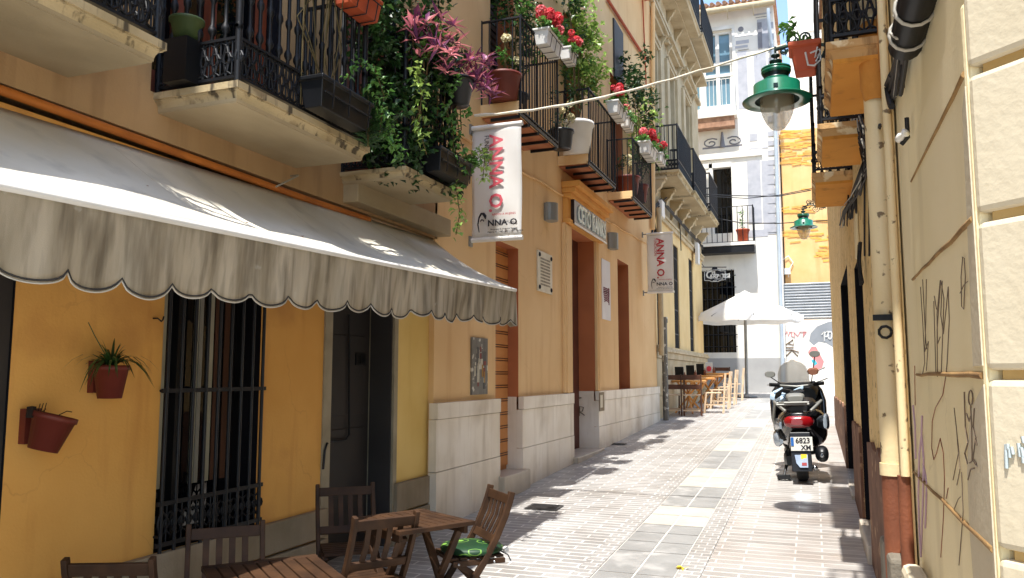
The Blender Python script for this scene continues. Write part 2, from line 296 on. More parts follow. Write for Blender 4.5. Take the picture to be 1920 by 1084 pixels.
def ring(mb, c, u, w, r, rt, n=9, m=0):
    c, u, w = V(c), V(u), V(w)
    mb.tube([c+u*math.cos(2*math.pi*k/n)*r+w*math.sin(2*math.pi*k/n)*r for k in range(n+1)], rt, 4, m, cap=False)
def runs(path):                      # straight runs of a railing seen from above
    for a, b in zip(path, path[1:]): yield V((a[0], a[1], 0)), V((b[0], b[1], 0))
def railing(path, z0, z1, step, r, parent, m, lattice=0., beads=False, rail=.018, name='railing', knots=()):
    mb = MB(); zb = z0+.02+lattice
    for a, b in runs(path):
        L = (b-a).length; dr = (b-a).normalized(); n = max(1, round(L/step))
        for z, h in ((z1, rail), (zb, rail*.8)) + (((z0+.025, rail*.8),) if lattice else ()):
            mb.beam(a+V((0, 0, z)), b+V((0, 0, z)), rail*1.3, h)
        for k in range(n+1):
            p = a+dr*L*k/n
            if beads:
                prof = [(r, zb), (r, zb+.03), (r*2.1, zb+.05), (r*2.1, zb+.065), (r, zb+.09), (r, zb+.20), (r*1.9, zb+.22), (r*1.9, zb+.24), (r, zb+.26), (r, z1-.20), (r*1.9, z1-.18), (r, z1-.15), (r, z1)]
                mb.lathe(prof, (p.x, p.y, 0), 6)
            else: mb.tube([p+V((0, 0, z0 if not lattice else zb)), p+V((0, 0, z1))], r, 5, cap=False)
    for p in (path[0], path[-1], *path[1:-1]): mb.tube([(p[0], p[1], z0), (p[0], p[1], z1+.02)], r*1.7, 6)
    o = mb.build(name, m, parent)
    if lattice:
        lb = MB()
        for a, b in runs(path):
            L = (b-a).length; dr = (b-a).normalized(); n = max(1, round(L/(lattice*.34)))
            for k in range(n):
                c = a+dr*L*(k+.5)/n+V((0, 0, z0+.025+lattice/2))
                ring(lb, c, dr*1., V((0, 0, 1.7)), lattice*.26, r*.75, 8); ring(lb, c+dr*L/n*.5, dr, V((0, 0, 1)), lattice*.15, r*.7, 7); lb.tube([c-V((0, 0, lattice*.45)), c+V((0, 0, lattice*.45))], r*.6, 4, cap=False)
                for sx in (-1, 1): lb.tube([c+dr*sx*L/n*.5+V((0, 0, -lattice*.48)), c+dr*sx*L/n*.2+V((0, 0, 0)), c+dr*sx*L/n*.5+V((0, 0, lattice*.48))], r*.6, 4, cap=False)
                lb.lathe([(.001, -.008), (r*1.6, 0), (.001, .008)], c, 5)
        lb.build('lattice_panel', m, parent)
    return o
def slab(mb, X0, X1, y0, y1, zt, th, lip=.035):
    # stone slab: a plain upper plate, a small step, a quarter round and a flat soffit
    s = 1 if X1 > X0 else -1; prof = [(0, 0), (0, -.36), (.25, -.36), (.25, -.44)]+[(.25+.75*math.sin(t*math.pi/10), -.44-.5*(1-math.cos(t*math.pi/10))) for t in range(1, 6)]+[(1.1, -.94), (1.1, -1.)]
    vs = []
    for o, z in prof: o *= lip; vs += [(X0, y0+o, zt+z*th), (X1-s*o, y0+o, zt+z*th), (X1-s*o, y1-o, zt+z*th), (X0, y1-o, zt+z*th)]
    n = len(prof); mb.add(vs, [(4*i+k, 4*i+k+1, 4*(i+1)+k+1, 4*(i+1)+k) for i in range(n-1) for k in range(3)]+[(3, 2, 1, 0), (4*n-4, 4*n-3, 4*n-2, 4*n-1)])
    for q in range(len(mb.m)-3*(n-1)-2, len(mb.m)-3*(n-1)-2+3*7): mb.m[q] = 1
def foliage(mb, c, rad, n, L, W, m=0, flat=.5, down=0., hollow=.25):
    c = V(c); rad = V(rad)
    cl = [V((R(-1, 1), R(-1, 1), R(-1, 1))) for _ in range(max(3, n//22))]
    cl = [p*(1/max(1, p.length)) for p in cl]
    for i in range(n):
        q = cl[i % len(cl)]+V((random.gauss(0, .2), random.gauss(0, .2), random.gauss(0, .2)))
        p = c+V((q.x*rad.x, q.y*rad.y, q.z*rad.z))
        d = V((R(-1, 1), R(-1, 1), R(-.7, .7)-down)); nr = V((R(-flat, flat), R(-flat, flat), 1))
        mb.leaf(p, d, nr, L*R(.6, 1.2), W*R(.7, 1.2), m)
def blades(mb, c, n, L, W, spread=1., droop=.6, m=0, up=.8):
    c = V(c)
    for i in range(n):
        a = R(0, 6.283); t = R(.2, 1)*spread; l = L*R(.55, 1.1); pts = []
        for k in range(6):
            s = k/5; pts.append(c+V((math.cos(a)*t*l*s, math.sin(a)*t*l*s, l*(up*s-droop*s*s*t*1.6))))
        sd = V((-math.sin(a), math.cos(a), 0)); vs = []
        for k, p in enumerate(pts): w = W*(1-(k/5)**2)*.5+.0004; vs += [p-sd*w, p+sd*w]
        mb.add(vs, [(2*k, 2*k+1, 2*k+3, 2*k+2) for k in range(5)], m)
def blossom(mb, c, r, n, m=0):
    c = V(c)
    for i in range(n):
        d = V((random.gauss(0, 1), random.gauss(0, 1), random.gauss(0, 1)+.3)).normalized()
        mb.leaf(c+d*r*.75, d.cross(V((R(-1, 1), R(-1, 1), R(-1, 1)))), d, r*.75, r*.7, m)
def pot(mb, c, r0, r1, h, m=0, ms=1, n=22, rim=.12):
    mb.lathe([(.001, 0), (r0, 0), (r1*.97, h*(1-rim)), (r1*1.06, h*(1-rim)), (r1*1.06, h), (r1*.94, h), (r1*.92, h*.9)], c, n, m)
    mb.lathe([(r1*.92, h*.9), (r1*.5, h*.93), (.001, h*.92)], c, n, ms)

# ------------------------------------------------------------------ street
def sheet(mb, x0, x1, y0, y1, dz=0., m=0, ny=1):
    for k in range(ny):
        a, b = y0+(y1-y0)*k/ny, y0+(y1-y0)*(k+1)/ny
        mb.quad((x0, a, G(a)+dz), (x1, a, G(a)+dz), (x1, b, G(b)+dz), (x0, b, G(b)+dz), m)
mb = MB(); sheet(mb, -120, 120, -110, 140); mb.build('street', M['setts'], kind='structure')
mb = MB(); sheet(mb, -.74, .8, -12, 24, .004); mb.build('right_paving', M['settsright'], kind='structure')
mb = MB(); sheet(mb, -.9, -.75, -12, 26, .005); sheet(mb, -1.56, -1.43, -12, 26, .005); mb.build('border_paving', M['border'], kind='structure')
mb = MB(); y = -12.; k = 0; sheet(mb, -1.425, -.905, -12, 26, .004, 2)
seq = [(6.0, 6.93, 3, 0), (6.93, 7.76, 2, 1), (7.76, 8.88, 2, 0), (8.88, 10.24, 2, 1), (10.24, 11.99, 3, 0), (11.99, 13.6, 2, 1), (13.6, 15.6, 3, 0), (15.6, 17.4, 2, 1), (17.4, 20, 3, 0), (20, 22, 2, 1), (22, 25.8, 4, 0), (3.6, 6.0, 4, 0), (2.6, 3.6, 2, 1), (-2, 2.6, 6, 0)]
for a, b, n, w in seq:
    for i in range(n):
        for s0, s1 in ((-1.418, -1.172), (-1.16, -.912)):
            sheet(mb, s0, s1, a+(b-a)*i/n+.006, a+(b-a)*(i+1)/n-.006, .007, w)
mb.build('central_paving', [M['slabdark'], M['slabpale'], M['joint']], kind='structure')
for (px, py, w, l, lab) in ((1020, 946, .16, .26, 'dark square drain grate in sunlit paving behind the cushioned chair'), (1155, 836, .16, .2, 'small dark drain lid near the step of the orange doorway')):
    p = PZ(px, py, .28 if py > 900 else .4); y = p.y; mb = MB(); sheet(mb, p.x-w, p.x+w, y-l/2, y+l/2, .009)
    for i in range(6): sheet(mb, p.x-w*.85, p.x+w*.85, y-l/2+l*(i+.3)/6, y-l/2+l*(i+.7)/6, .012, 1)
    tag(mb.build('drain_cover', [M['rust'] if 0 else M['manhole'], M['iron']]), lab, 'drain cover', 'drain covers in the paving')
mb = MB(); p = PZ(1279, 1066, .2); z = G(p.y)+.012
mb.add([(p.x+.05*math.cos(a)*(.6+.4*math.cos(5*a)), p.y+.045*math.sin(a)*(.6+.4*math.cos(5*a)), z+.012*math.cos(3*a)) for a in [i*math.pi/12 for i in range(24)]]+[(p.x, p.y, z)], [(i, (i+1) % 24, 24) for i in range(24)])
tag(mb.build('fallen_leaf', mat('yellow dry leaf', 'D8BE3C', 'C8A830', 12)), 'single yellow fallen leaf lying on the grey central paving', 'leaf')

# ------------------------------------------------------------------ yellow cafe building
XC = -3.1
cafe = thing('cafe_building', 'yellow rendered cafe building behind the awning with black ironwork balconies', 'building', (XC, 4, G(4)))
OPC = [(3.19, 3.96, .62, 2.3), (4.71, 5.58, -.2, 2.3), (1.3, 2.37, -.3, 2.3)]
mb = MB(); facade(mb, XC, 1, .22, -5, 4.68, -.8, 2.62, [OPC[0], OPC[2]], 0, 1); mb.build('wall', [M['ochre'], M['dark']], cafe)  # reveals coloured near-black to stand for their shade
mb = MB(); facade(mb, XC, 1, .05, 5.62, 6.2, -.8, 2.62, [], 0, 0); mb.build('wall', M['yellow'], cafe)
mb = MB(); mb.box(XC-.24, XC+.012, 4.62, 4.71, -.5, 2.62); mb.box(XC-.24, XC+.012, 5.58, 5.64, -.5, 2.62); mb.box(XC-.24, XC+.01, 4.71, 5.58, 2.3, 2.62); islands(mb, 'door_surround', M['jamb'], cafe)
# upper storey, projecting a little over the ground floor
XU = XC+.05; OPU = [(.5, 2.45, 2.91, 4.9), (2.98, 3.98, 2.91, 4.9), (4.72, 5.45, 2.91, 4.9)]
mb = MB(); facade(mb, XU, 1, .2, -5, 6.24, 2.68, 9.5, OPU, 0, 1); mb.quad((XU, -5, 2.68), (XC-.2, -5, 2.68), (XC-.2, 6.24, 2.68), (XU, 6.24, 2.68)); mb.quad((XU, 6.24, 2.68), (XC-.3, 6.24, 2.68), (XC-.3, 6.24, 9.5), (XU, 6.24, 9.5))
mb.build('upper_wall', [M['tan'], M['dark']], cafe)  # near-black reveals stand for the shade behind the balconies
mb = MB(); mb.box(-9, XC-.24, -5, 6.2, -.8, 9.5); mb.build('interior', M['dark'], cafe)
mb = MB(); mb.box(-9.2, -2.9, -5.2, 6.25, 9.5, 9.7); mb.build('roof', M['roof'], cafe)  # unseen roof, its eave added to shade the foot of the wall
mb = MB(); mb.tube([(XC+.04, -5, 2.655), (XC+.045, 1, 2.66), (XC+.04, 4.3, 2.64), (XC+.045, 5.1, 2.645)], .022, 8); mb.build('conduit', mat('orange painted conduit', 'CC7A33', 'B0662A', 4, rough=.6), cafe)
mb = MB(); mb.box(XC, XC+.17, 4.74, 6.27, 2.70, 2.85); mb.build('ledge', M['slab'], cafe, bevel=.008)
# plinth in two courses
mb = MB()
for a, b in ((-5, 1.28), (2.39, 4.66), (5.6, 6.18)):
    mb.box(XC, XC+.045, a, b, .44, .62+(.04 if a > 5 else 0)); mb.box(XC, XC+.05, a, b, -.8, .425)
islands(mb, 'plinth', M['plinth'], cafe, .006)
# window
wn = MB(); xi = XC-.16
wn.box(xi-.03, xi+.02, 3.19, 3.96, 2.06, 2.12); wn.box(xi-.03, xi+.02, 3.19, 3.25, .62, 2.3)
for y in (3.24, 3.46, 3.93): wn.box(xi-.03, xi+.025, y-.025, y+.025, .62, 2.3)
win = wn.build('window', M['black'], cafe)
mb = MB(); mb.box(xi-.035, xi-.02, 3.19, 3.96, .62, 2.3); mb.build('pane', M['glassdark'], win)
mb = MB()
for i, (y, w, k) in enumerate(((3.31, .05, 0), (3.355, .05, 0), (3.60, .045, 0), (3.64, .04, 1), (3.72, .05, 0), (3.77, .06, 2), (3.85, .06, 2), (3.26, .03, 3))):
    mb.box(xi-.018, xi-.012, y, y+w*.7, .9 if k != 3 else 1.45, 2.2 if k != 3 else 1.95, k)
for y in (3.45, 3.54, 3.6): mb.box(xi-.018, xi-.012, y, y+.06, 2.13, 2.2, 0)
mb.build('curtain', [mat('pale curtain', 'B8B49E', 'A6A28C', 3), mat('grey curtain', '9A978C'), mat('brown curtain', '5E3E2C'), mat('pale card', 'A8B0A4')], win)
gr = MB(); xg = XC+.03
for i in range(9):
    y = 3.2+.75*i/8; gr.tube([(xg, y, .62), (xg, y, 2.24)], .010, 6)
for z in (.66, .86, 1.42, 2.1, 2.24): gr.beam((xg, 3.17, z), (xg, 3.98, z), .012, .022)
for y in (3.19, 3.96):
    for z in (.7, 1.42, 2.2): gr.tube([(XC-.05, y, z), (xg, y, z)], .008, 5)
g = gr.build('window_grille', M['iron'], win)
mb = MB()
for i in range(15):
    c = V((xg, 3.21+.052*i, .76))
    ring(mb, c, (0, 1, 0), (0, 0, 1.9), .03, .007, 8); ring(mb, c+V((0, .026, 0)), (0, 1, 0), (0, 0, 1.2), .02, .006, 7); mb.tube([c+V((0, .026, -.1)), c+V((0, .026, .1))], .005, 4)
mb.build('grille_scroll', M['iron'], win)
# door
dr = MB(); dr.box(XC-.24, XC-.2, 4.71, 4.83, -.1, 2.3); dr.box(XC-.24, XC-.215, 4.83, 5.58, -.1, 2.3)
dr.box(XC-.2, XC-.006, 5.566, 5.5795, -.1, 2.299)  # dark panel added over the far reveal
for z in (.5, 1.2): dr.box(XC-.215, XC-.207, 4.95, 5.5, z, z+.6)
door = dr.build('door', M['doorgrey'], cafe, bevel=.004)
mb = MB(); p = PX(676, 674, XC-.2); mb.box(XC-.215, XC-.195, p.y-.07, p.y+.07, p.z-.045, p.z+.045); mb.box(XC-.2, XC-.19, p.y-.012, p.y+.012, p.z-.03, p.z+.03); mb.build('nameplate', M['black'], door)
mb = MB(); pts = [PX(655, 590, XC-.19), PX(655, 815, XC-.19), PX(648, 825, XC-.19), PX(628, 827, XC-.17), PX(613, 832, XC+.02), PX(609, 845, XC+.02), PX(606, 880, XC+.02)]
mb.tube(pts, .008, 6); mb.build('door_cable', M['cable'], cafe)
dl = MB(); dl.box(XC-.2, XC-.012, 1.302, 2.368, -.2, 2.298); dl.build('side_door', M['doorgrey'], cafe)
mb = MB(); p = PX(287, 597, XC); mb.tube([p, p+V((.03, 0, .0)), p+V((.035, .02, -.015)), p+V((.03, .035, -.005)), p+V((.03, .04, .012))], .004, 5); mb.build('wall_hook', M['iron'], cafe)
# upper doors with red brown shutters
for a, b, c, e in OPU:
    f = MB(); xo = XU-.12
    for y in (a+.04, a+(b-a)*.27, a+(b-a)*.52, b-.04): f.box(xo-.02, xo+.03, y-.024, y+.024, c, e)
    f.box(xo-.02, xo+.028, a, b, c, c+.16); fo = f.build('balcony_door', M['woodred'], cafe)
    mb = MB(); mb.box(xo-.03, xo-.022, a, b, c+.1, e); mb.build('pane', M['glassdark'], fo)
for (a, b) in ((.2, 2.55), (3.0, 4.22), (4.69, 5.55)):
    mb = MB(); slab(mb, XU-.02, -2.53, a, b, 2.905, .095 if a < 4.5 else .075); bo = mb.build('balcony', [M['slab'], M['slabedge']], cafe)
    railing([(XU, a+.03), (-2.56, a+.03), (-2.56, b-.03), (XU, b-.03)], 2.91, 3.86, .08, .0105, bo, M['iron'], lattice=.2, beads=True)
mb = MB(); p = PX(545, 330, XU+.02); mb.tube([p, p+V((.1, -.06, -.02)), PX(518, 350, XU+.14)], .006, 5); mb.build('loose_wire', M['cablegrey'], cafe)

# awning
aw = thing('awning', 'long off white awning with a stained scalloped valance over the cafe tables', 'awning', (-2.7, 4, 2.2))
Y0, Y1, XF, ZF = -.6, 6.2, -2.31, 2.17
NA, NB = 60, 14; vs = []
def aw_z(y, t):
    ZB = 2.585+.023*(y-2.2); zf = 2.085+.028*(y-1.7)
    return ZB+(zf-ZB)*t-.05*math.sin(t*math.pi)*(1+.4*math.sin(y*2.1))+.012*math.sin(y*5+3*t)*t*(1-t)*4
for i in range(NA+1):
    y = Y0+(Y1-Y0)*i/NA
    for j in range(NB+1):
        t = j/NB; vs.append((XC+.02+(XF-XC-.02)*t, y, aw_z(y, t)))
mb = MB(); mb.add(vs, [(i*(NB+1)+j, (i+1)*(NB+1)+j, (i+1)*(NB+1)+j+1, i*(NB+1)+j+1) for i in range(NA) for j in range(NB)], 0, True)
co = mb.build('canopy', M['canvas'], aw); so = co.modifiers.new('thick', 'SOLIDIFY'); so.thickness = .004
mb = MB()
for ys in (.35, 1.55, 2.75, 3.95, 5.15): mb.tube([(XC+.02+(XF-XC-.02)*j/14, ys, aw_z(ys, j/14)+.001) for j in range(15)], .0028, 4)
mb.build('seam', M['canvasdirty'], co)
mb = MB(); mb.tube([(XF+.004, Y0+(Y1-Y0)*i/20, aw_z(Y0+(Y1-Y0)*i/20, 1)-.012) for i in range(21)], .017, 8); mb.build('front_bar', M['white'], aw)
mb = MB(); SCW = .245; n = int((Y1-Y0)/SCW*12); cols = []; NZ = 8; vs = []; ed = []
for i in range(n+1):
    y = Y0+(Y1-Y0)*i/n; yw = y+.02*math.sin(y*2.7)+.008*math.sin(y*9.1); ph = ((yw-1.93) % SCW)/SCW; kk = math.floor((yw-1.93)/SCW)
    drop = .245+.006*math.sin(kk*2.3)+(.06+.008*math.sin(kk*1.7))*math.sqrt(max(0, 1-(2*ph-1)**2)); zt = aw_z(y, 1)-.006
    for j in range(NZ+1):
        s = j/NZ; amp = .45+.55*max(0, min(1, (y-3.5)/2)); x = XF+.012-.022*s+amp*(.024*math.sin(s*1.6)*math.sin(y*11+math.sin(y*3.3)*2)*s+.005*math.sin(y*37)*s)
        vs.append((x, y, zt-drop*s))
    ed.append(vs[-1])
mb.add(vs, [(i*(NZ+1)+j, i*(NZ+1)+j+1, (i+1)*(NZ+1)+j+1, (i+1)*(NZ+1)+j) for i in range(n) for j in range(NZ)], 0, True)
# gathered end of the valance
e0 = (XF+.012, Y1, aw_z(Y1, 1)-.006)
mb.add([e0, (XF+.02, Y1+.01, e0[2]-.3), (XF-.05, Y1+.02, e0[2]-.31), (XF-.03, Y1+.012, e0[2]-.02), (XF-.35, Y1+.015, e0[2]-.05), (XF-.36, Y1+.015, e0[2]+.14)], [(0, 1, 2, 3), (3, 2, 4, 5)], 0)
vo = mb.build('valance', M['canvasdirty'], aw); so = vo.modifiers.new('thick', 'SOLIDIFY'); so.thickness = .003
mb = MB(); mb.tube(ed, .003, 5, 0); mb.tube([(p[0]+.002, p[1], p[2]+.010) for p in ed], .0036, 4, 1); mb.build('edging', [M['canvas'], M['piping']], vo)
mb = MB(); mb.beam((XC+.05, 5.9, 2.35), (XF, 5.9, aw_z(5.9, 1)-.03), .03, .04); mb.beam((XC+.05, 1.0, 2.35), (XF, 1.0, aw_z(1., 1)-.03), .03, .04); islands(mb, 'folding_arm', M['white'], aw)

for k, (px, py) in enumerate(((297, 292), (358, 288), (440, 340), (262, 325), (430, 332), (520, 417), (660, 411), (235, 330))):
    s_ = .3+.08*k % .5; y = PX(px, py, -2.7).y; x = XC+.02+(XF-XC-.02)*s_; z = aw_z(y, s_)+.004; mb = MB()
    mb.leaf((x, y, z), (R(-1, 1), R(-1, 1), -.2), (0, 0, 1), R(.025, .045), R(.012, .02)); tag(mb.build('fallen_leaf', M['rust']), 'small dry brown leaf lying on the awning canvas', 'leaf', 'dry leaves on the awning')
# wall pots
for (px, py, w, lab, spider) in ((207, 716, 76, 'red brown wall pot holding a spider plant', 1), (82, 810, 82, 'red brown wall pot with bare soil and a dry stump', 0)):
    p = PX(px, py, XC+.1); t = thing('wall_pot', lab, 'flower pot', (XC, p.y, p.z), 'pots hung on the yellow wall')
    mb = MB(); r1 = .075 if spider else .085; h = .15; c = V((XC+.10, p.y, p.z-h/2))
    mb.lathe([(.001, 0), (r1*.68, 0), (r1*.97, h*.85), (r1*1.05, h*.85), (r1*1.05, h), (r1*.93, h), (r1*.9, h*.9)], c, 24, ax=(0, 0, 1) if spider else (.16, .22, 1)); mb.box(XC, XC+.035, p.y-.035, p.y+.035, p.z-.05, p.z+.095)
    mb.build('pot', M['terracotta'], t); mb = MB(); mb.lathe([(r1*.91, h*.8), (.001, h*.82)], c, 16, ax=(0, 0, 1) if spider else (.16, .22, 1))
    if not spider:
        for i in range(4): mb.tube([c+V((R(-.05, .05), R(-.06, .0), h*.9)), c+V((R(-.06, .06), R(-.08, .02), h*1.1+R(0, .05)))], .002, 3)
        mb.lathe([(.02, h*.9), (.018, h*1.2), (.001, h*1.22)], c+V((-.02, -.045, 0)), 7)
        mb.tube([c+V((.02, .05, h*.95)), c+V((.03, .08, h*1.05)), c+V((.035, .10, h*1.02))], .002, 4)
    mb.build('soil', M['soil'], t)
    if spider:
        mb = MB(); blades(mb, c+V((0, 0, h*.9)), 75, .27, .013, 1.0, .8, up=.9)
        mb.tube([c+V((0, 0, h)), c+V((-.02, -.08, h+.13)), c+V((-.03, -.11, h+.19))], .0022, 4); mb.build('foliage', M['leafdark'], t)
# ------------------------------------------------------------------ plants on the yellow balconies
def plant(name, lab, loc, group='plants on the left balconies', cat='plant'): return thing(name, lab, cat, loc, group)
def planter(lab, p0, p1, w, h, m, tilt=0., holder=None, name='planter_box', out=1):
    # trough hung along the balcony rail from p0 to p1 (bottom line)
    p0, p1 = V(p0), V(p1); c = (p0+p1)/2; t = thing(name, lab, 'planter', tuple(c), 'planter boxes on the left balconies')
    d = (p1-p0).normalized(); u = V((d.y, -d.x, 0)); L = (p1-p0).length/2
    mb = MB(); n = 2
    def rect(hw, hl, z, sh=0): return [c+u*(sx*hw+sh)+d*sy*hl+V((0, 0, z)) for sx, sy in ((-1, -1), (1, -1), (1, 1), (-1, 1))]
    secs = [rect(w*.36, L*.9, 0), rect(w*.48, L*.98, h*.86), rect(w*.54, L*1.03, h*.86), rect(w*.54, L*1.03, h), rect(w*.46, L*.97, h)]
    vs = [q for s_ in secs for q in s_]
    mb.add(vs, [(i*4+k, i*4+(k+1) % 4, (i+1)*4+(k+1) % 4, (i+1)*4+k) for i in range(4) for k in range(4)]+[(3, 2, 1, 0)]); mb.build('box', m, t, bevel=.006)
    mb = MB(); mb.add(rect(w*.46, L*.97, h*.9), [(0, 1, 2, 3)]); mb.build('soil', M['soil'], t)
    if holder:
        mb = MB()
        for f in (-.6, 0, .6):
            q = [c+d*L*f-u*w*.6+V((0, 0, h*1.02)), c+d*L*f-u*w*.42-V((0, 0, .008)), c+d*L*f+u*w*.42-V((0, 0, .008)), c+d*L*f+u*w*.56+V((0, 0, h*.7))]
            mb.tube(q, .004, 5)
        mb.tube([c+d*L*s_+u*w*.56+V((0, 0, h*.7)) for s_ in (-.95, .95)], .004, 5); mb.build('wire_holder', M['iron'], t)
    return t
Xr = -2.5
# clay trough on the rail of the middle balcony, its leaves, the black troughs at slab level
planter('orange clay planter box in a wire holder on the middle balcony rail', (Xr, 3.82, 3.66), (Xr, 4.16, 3.66), .15, .14, M['clay'], holder=1)
t = plant('trailing_plant', 'bright green trailing leaves over the rail left of the orange clay planter box', (Xr-.06, 3.6, 3.86))
mb = MB(); foliage(mb, (Xr, 3.62, 3.8), (.12, .2, .13), 150, .062, .06, 0, .6); foliage(mb, (Xr+.01, 3.48, 3.70), (.06, .06, .08), 40, .06, .06, 0); foliage(mb, (Xr, 4.05, 3.9), (.12, .22, .1), 90, .055, .05); mb.build('foliage', M['leaf'], t)
mb = MB()
for i in range(9): mb.tube([(Xr-.06, R(3.5, 4), 2.95), (Xr+R(-.1, .02), R(3.4, 4), 3.4), (Xr, R(3.45, 4), 3.85)], .004, 4)
mb.build('stem', M['stem'], t)
for (a, b, z, lab) in ((3.5, 4.02, 2.93, 'long black planter box outside the middle balcony railing'), (4.95, 5.5, 2.93, 'black planter box low on the farthest yellow balcony')):
    t = planter(lab, (-2.47, a, z), (-2.47, b, z), .15, .17, M['black'])
    mb = MB()
    for y in (a+.1, (a+b)/2, b-.05): mb.beam((-2.395, y, z+.01), (-2.385, y, z+.16), .01, .006)
    mb.beam((-2.391, a+.02, z+.08), (-2.391, b-.02, z+.08), .006, .012); mb.build('rib', M['iron'], t)
# green pot behind the middle balcony railing
p = PX(350, 58, -2.86); t = thing('flower_pot', 'dull green bowl pot on a low stand behind the middle balcony railing', 'flower pot', (p.x, p.y, 2.91))
mb = MB(); pot(mb, (p.x, p.y, p.z-.06), .055, .08, .115, 0, 1); mb.build('pot', [mat('green plastic', '4A5C34', '3C4C2A', 3, rough=.5), M['soil']], t)
mb = MB(); mb.box(p.x-.07, p.x+.07, p.y-.07, p.y+.07, 2.92, p.z-.06); mb.build('stand', M['black'], t)
# farthest yellow balcony: a thicket
t = plant('climbing_plant', 'dense dark climbing plant filling the farthest yellow balcony', (-2.7, 5.0, 2.92))
mb = MB()
for (y, z, r, n) in ((4.8, 3.9, .26, 190), (4.95, 3.5, .2, 120), (5.1, 4.0, .26, 170), (5.35, 3.85, .24, 150), (5.3, 3.3, .22, 130), (5.05, 3.1, .2, 110), (4.8, 3.15, .16, 90), (4.85, 4.35, .3, 160), (5.3, 4.4, .3, 140), (5.5, 3.5, .16, 90), (4.72, 3.5, .18, 160), (5.0, 3.3, .22, 180), (5.2, 3.65, .24, 180), (4.9, 3.0, .2, 160), (5.25, 3.0, .2, 140), (4.55, 3.3, .16, 170), (4.5, 3.7, .17, 170), (4.4, 4.05, .18, 150), (4.62, 3.05, .15, 150), (4.75, 3.75, .2, 170), (5.05, 3.75, .2, 170)):
    foliage(mb, (-2.6+R(-.08, .02), y, z), (.16, r, r), int(n*1.5), .065, .045, 0, .6)
mb.build('foliage', M['leafdark'], t)
mb = MB()
for (y, z, r, n) in ((4.9, 3.75, .12, 60), (5.2, 3.7, .14, 70), (5.45, 3.55, .1, 50), (5.0, 4.1, .2, 60), (5.5, 3.15, .14, 80), (5.35, 3.0, .1, 50)): foliage(mb, (-2.5, y, z), (.1, r, r), n, .05, .04, 0, .6)
mb.build('foliage', M['leaf'], t)
mb = MB()
for i in range(22): y = R(4.75, 5.5); mb.tube([(-2.7, y, 2.92), (-2.6+R(-.1, .1), y+R(-.1, .1), 3.4), (-2.52, y+R(-.2, .2), 4.1)], .005, 4)
mb.build('stem', M['stem'], t)
p = PX(690, 290, -2.46); t = plant('dwarf_conifer', 'spiky dark conifer between the middle and farthest yellow balconies', (p.x, p.y, 2.92))
mb = MB(); top = PX(690, 165, -2.46)
for i in range(420):
    s = R(0, 1); a = R(0, 6.283); w = .13*(1-s*.75)*math.sin(min(1, s*6+.3)*1.5)
    q = V((p.x, p.y, 2.86)).lerp(top, s); mb.leaf(q, V((math.cos(a), math.sin(a), .25)), (0, 0, 1), w, .008)
mb.build('foliage', M['leafdark'], t); mb = MB(); mb.tube([(p.x, p.y, 2.86), top], [.008, .003], 5); mb.build('stem', M['stem'], t)
def chain(mb, pts, n, L, W, jit, m=0):
    pts = [V(q) for q in pts]
    for i in range(n):
        k = R(0, len(pts)-1.001); a = int(k); q = pts[a].lerp(pts[a+1], k-a)+V((R(-jit, jit), R(-jit, jit), R(-jit, jit)))
        mb.leaf(q, (R(-1, 1), R(-1, 1), R(-1, .4)), (R(-.6, .6), R(-.6, .6), 1), L*R(.6, 1.2), W*R(.7, 1.2), m)
t = plant('hanging_vine', 'sunlit vine hanging from the far end of the yellow balconies beside the first white banner', (-2.5, 5.6, 3.5))
mb = MB(); ch = [[(780, 120), (790, 180), (785, 240), (800, 290)], [(855, 200), (862, 260), (880, 310), (905, 290)], [(862, 300), (855, 350), (862, 400), (855, 440)], [(830, 190), (850, 240), (850, 300), (870, 330)], [(880, 290), (910, 280), (905, 340)], [(700, 120), (720, 180), (712, 250), (735, 270)]]
for i, c_ in enumerate(ch): chain(mb, [PX(x, y, -2.42) for x, y in c_], 75, .055, .032, .035, i % 2)
mb.build('foliage', [M['leaflight'], M['leaf']], t)
mb = MB()
for c_ in ch: mb.tube([PX(x, y, -2.42) for x, y in c_], .0035, 4)
islands(mb, 'stem', M['stem'], t)
mb = MB(); t2 = plant('fern', 'bright fern like sprig over the farthest yellow balcony slab', tuple(PX(745, 250, -2.42)))
chain(mb, [PX(x, y, -2.4) for x, y in ((690, 165), (720, 215), (742, 255), (755, 300))], 90, .05, .022, .03); chain(mb, [PX(x, y, -2.4) for x, y in ((640, 150), (670, 115), (705, 125))], 40, .04, .02, .02); mb.build('foliage', M['leaf'], t2)
def tradescantia(lab, centre, n, rad, mm, mats):
    t = plant('purple_leaved_plant', lab, centre); mb = MB(); st = MB(); c = V(centre)
    for i in range(n):
        a = R(0, 6.28); q = c+V((math.cos(a)*rad[0]*R(.2, 1), math.sin(a)*rad[1]*R(.2, 1), R(-1, 1)*rad[2])); st.tube([c-V((0, 0, .05)), (c+q)/2+V((0, 0, .03)), q], .004, 4)
        for k in range(9): mb.leaf(q+V((R(-.02, .02), R(-.02, .02), R(-.02, .02))), (R(-1, 1), R(-1, 1), R(-.4, 1.1)), (R(-.5, .5), R(-.5, .5), 1), R(.09, .15), R(.022, .034), random.randrange(mm))
    mb.build('foliage', mats, t); st.build('stem', M['leafpurple'], t); return t
c = PX(815, 75, -2.42); tradescantia('pink and purple spiky leaved plant hanging highest over the farthest yellow balcony', tuple(c), 20, (.16, .34, .2), 3, [M['leafpink'], M['leafpurple'], M['leafpink']])
c = PX(895, 138, -2.42); tradescantia('violet spiky leaved plant trailing toward the red pot above the first banner', tuple(c), 20, (.12, .32, .16), 3, [M['leafpurple'], M['leafpurple'], M['leafpink']])
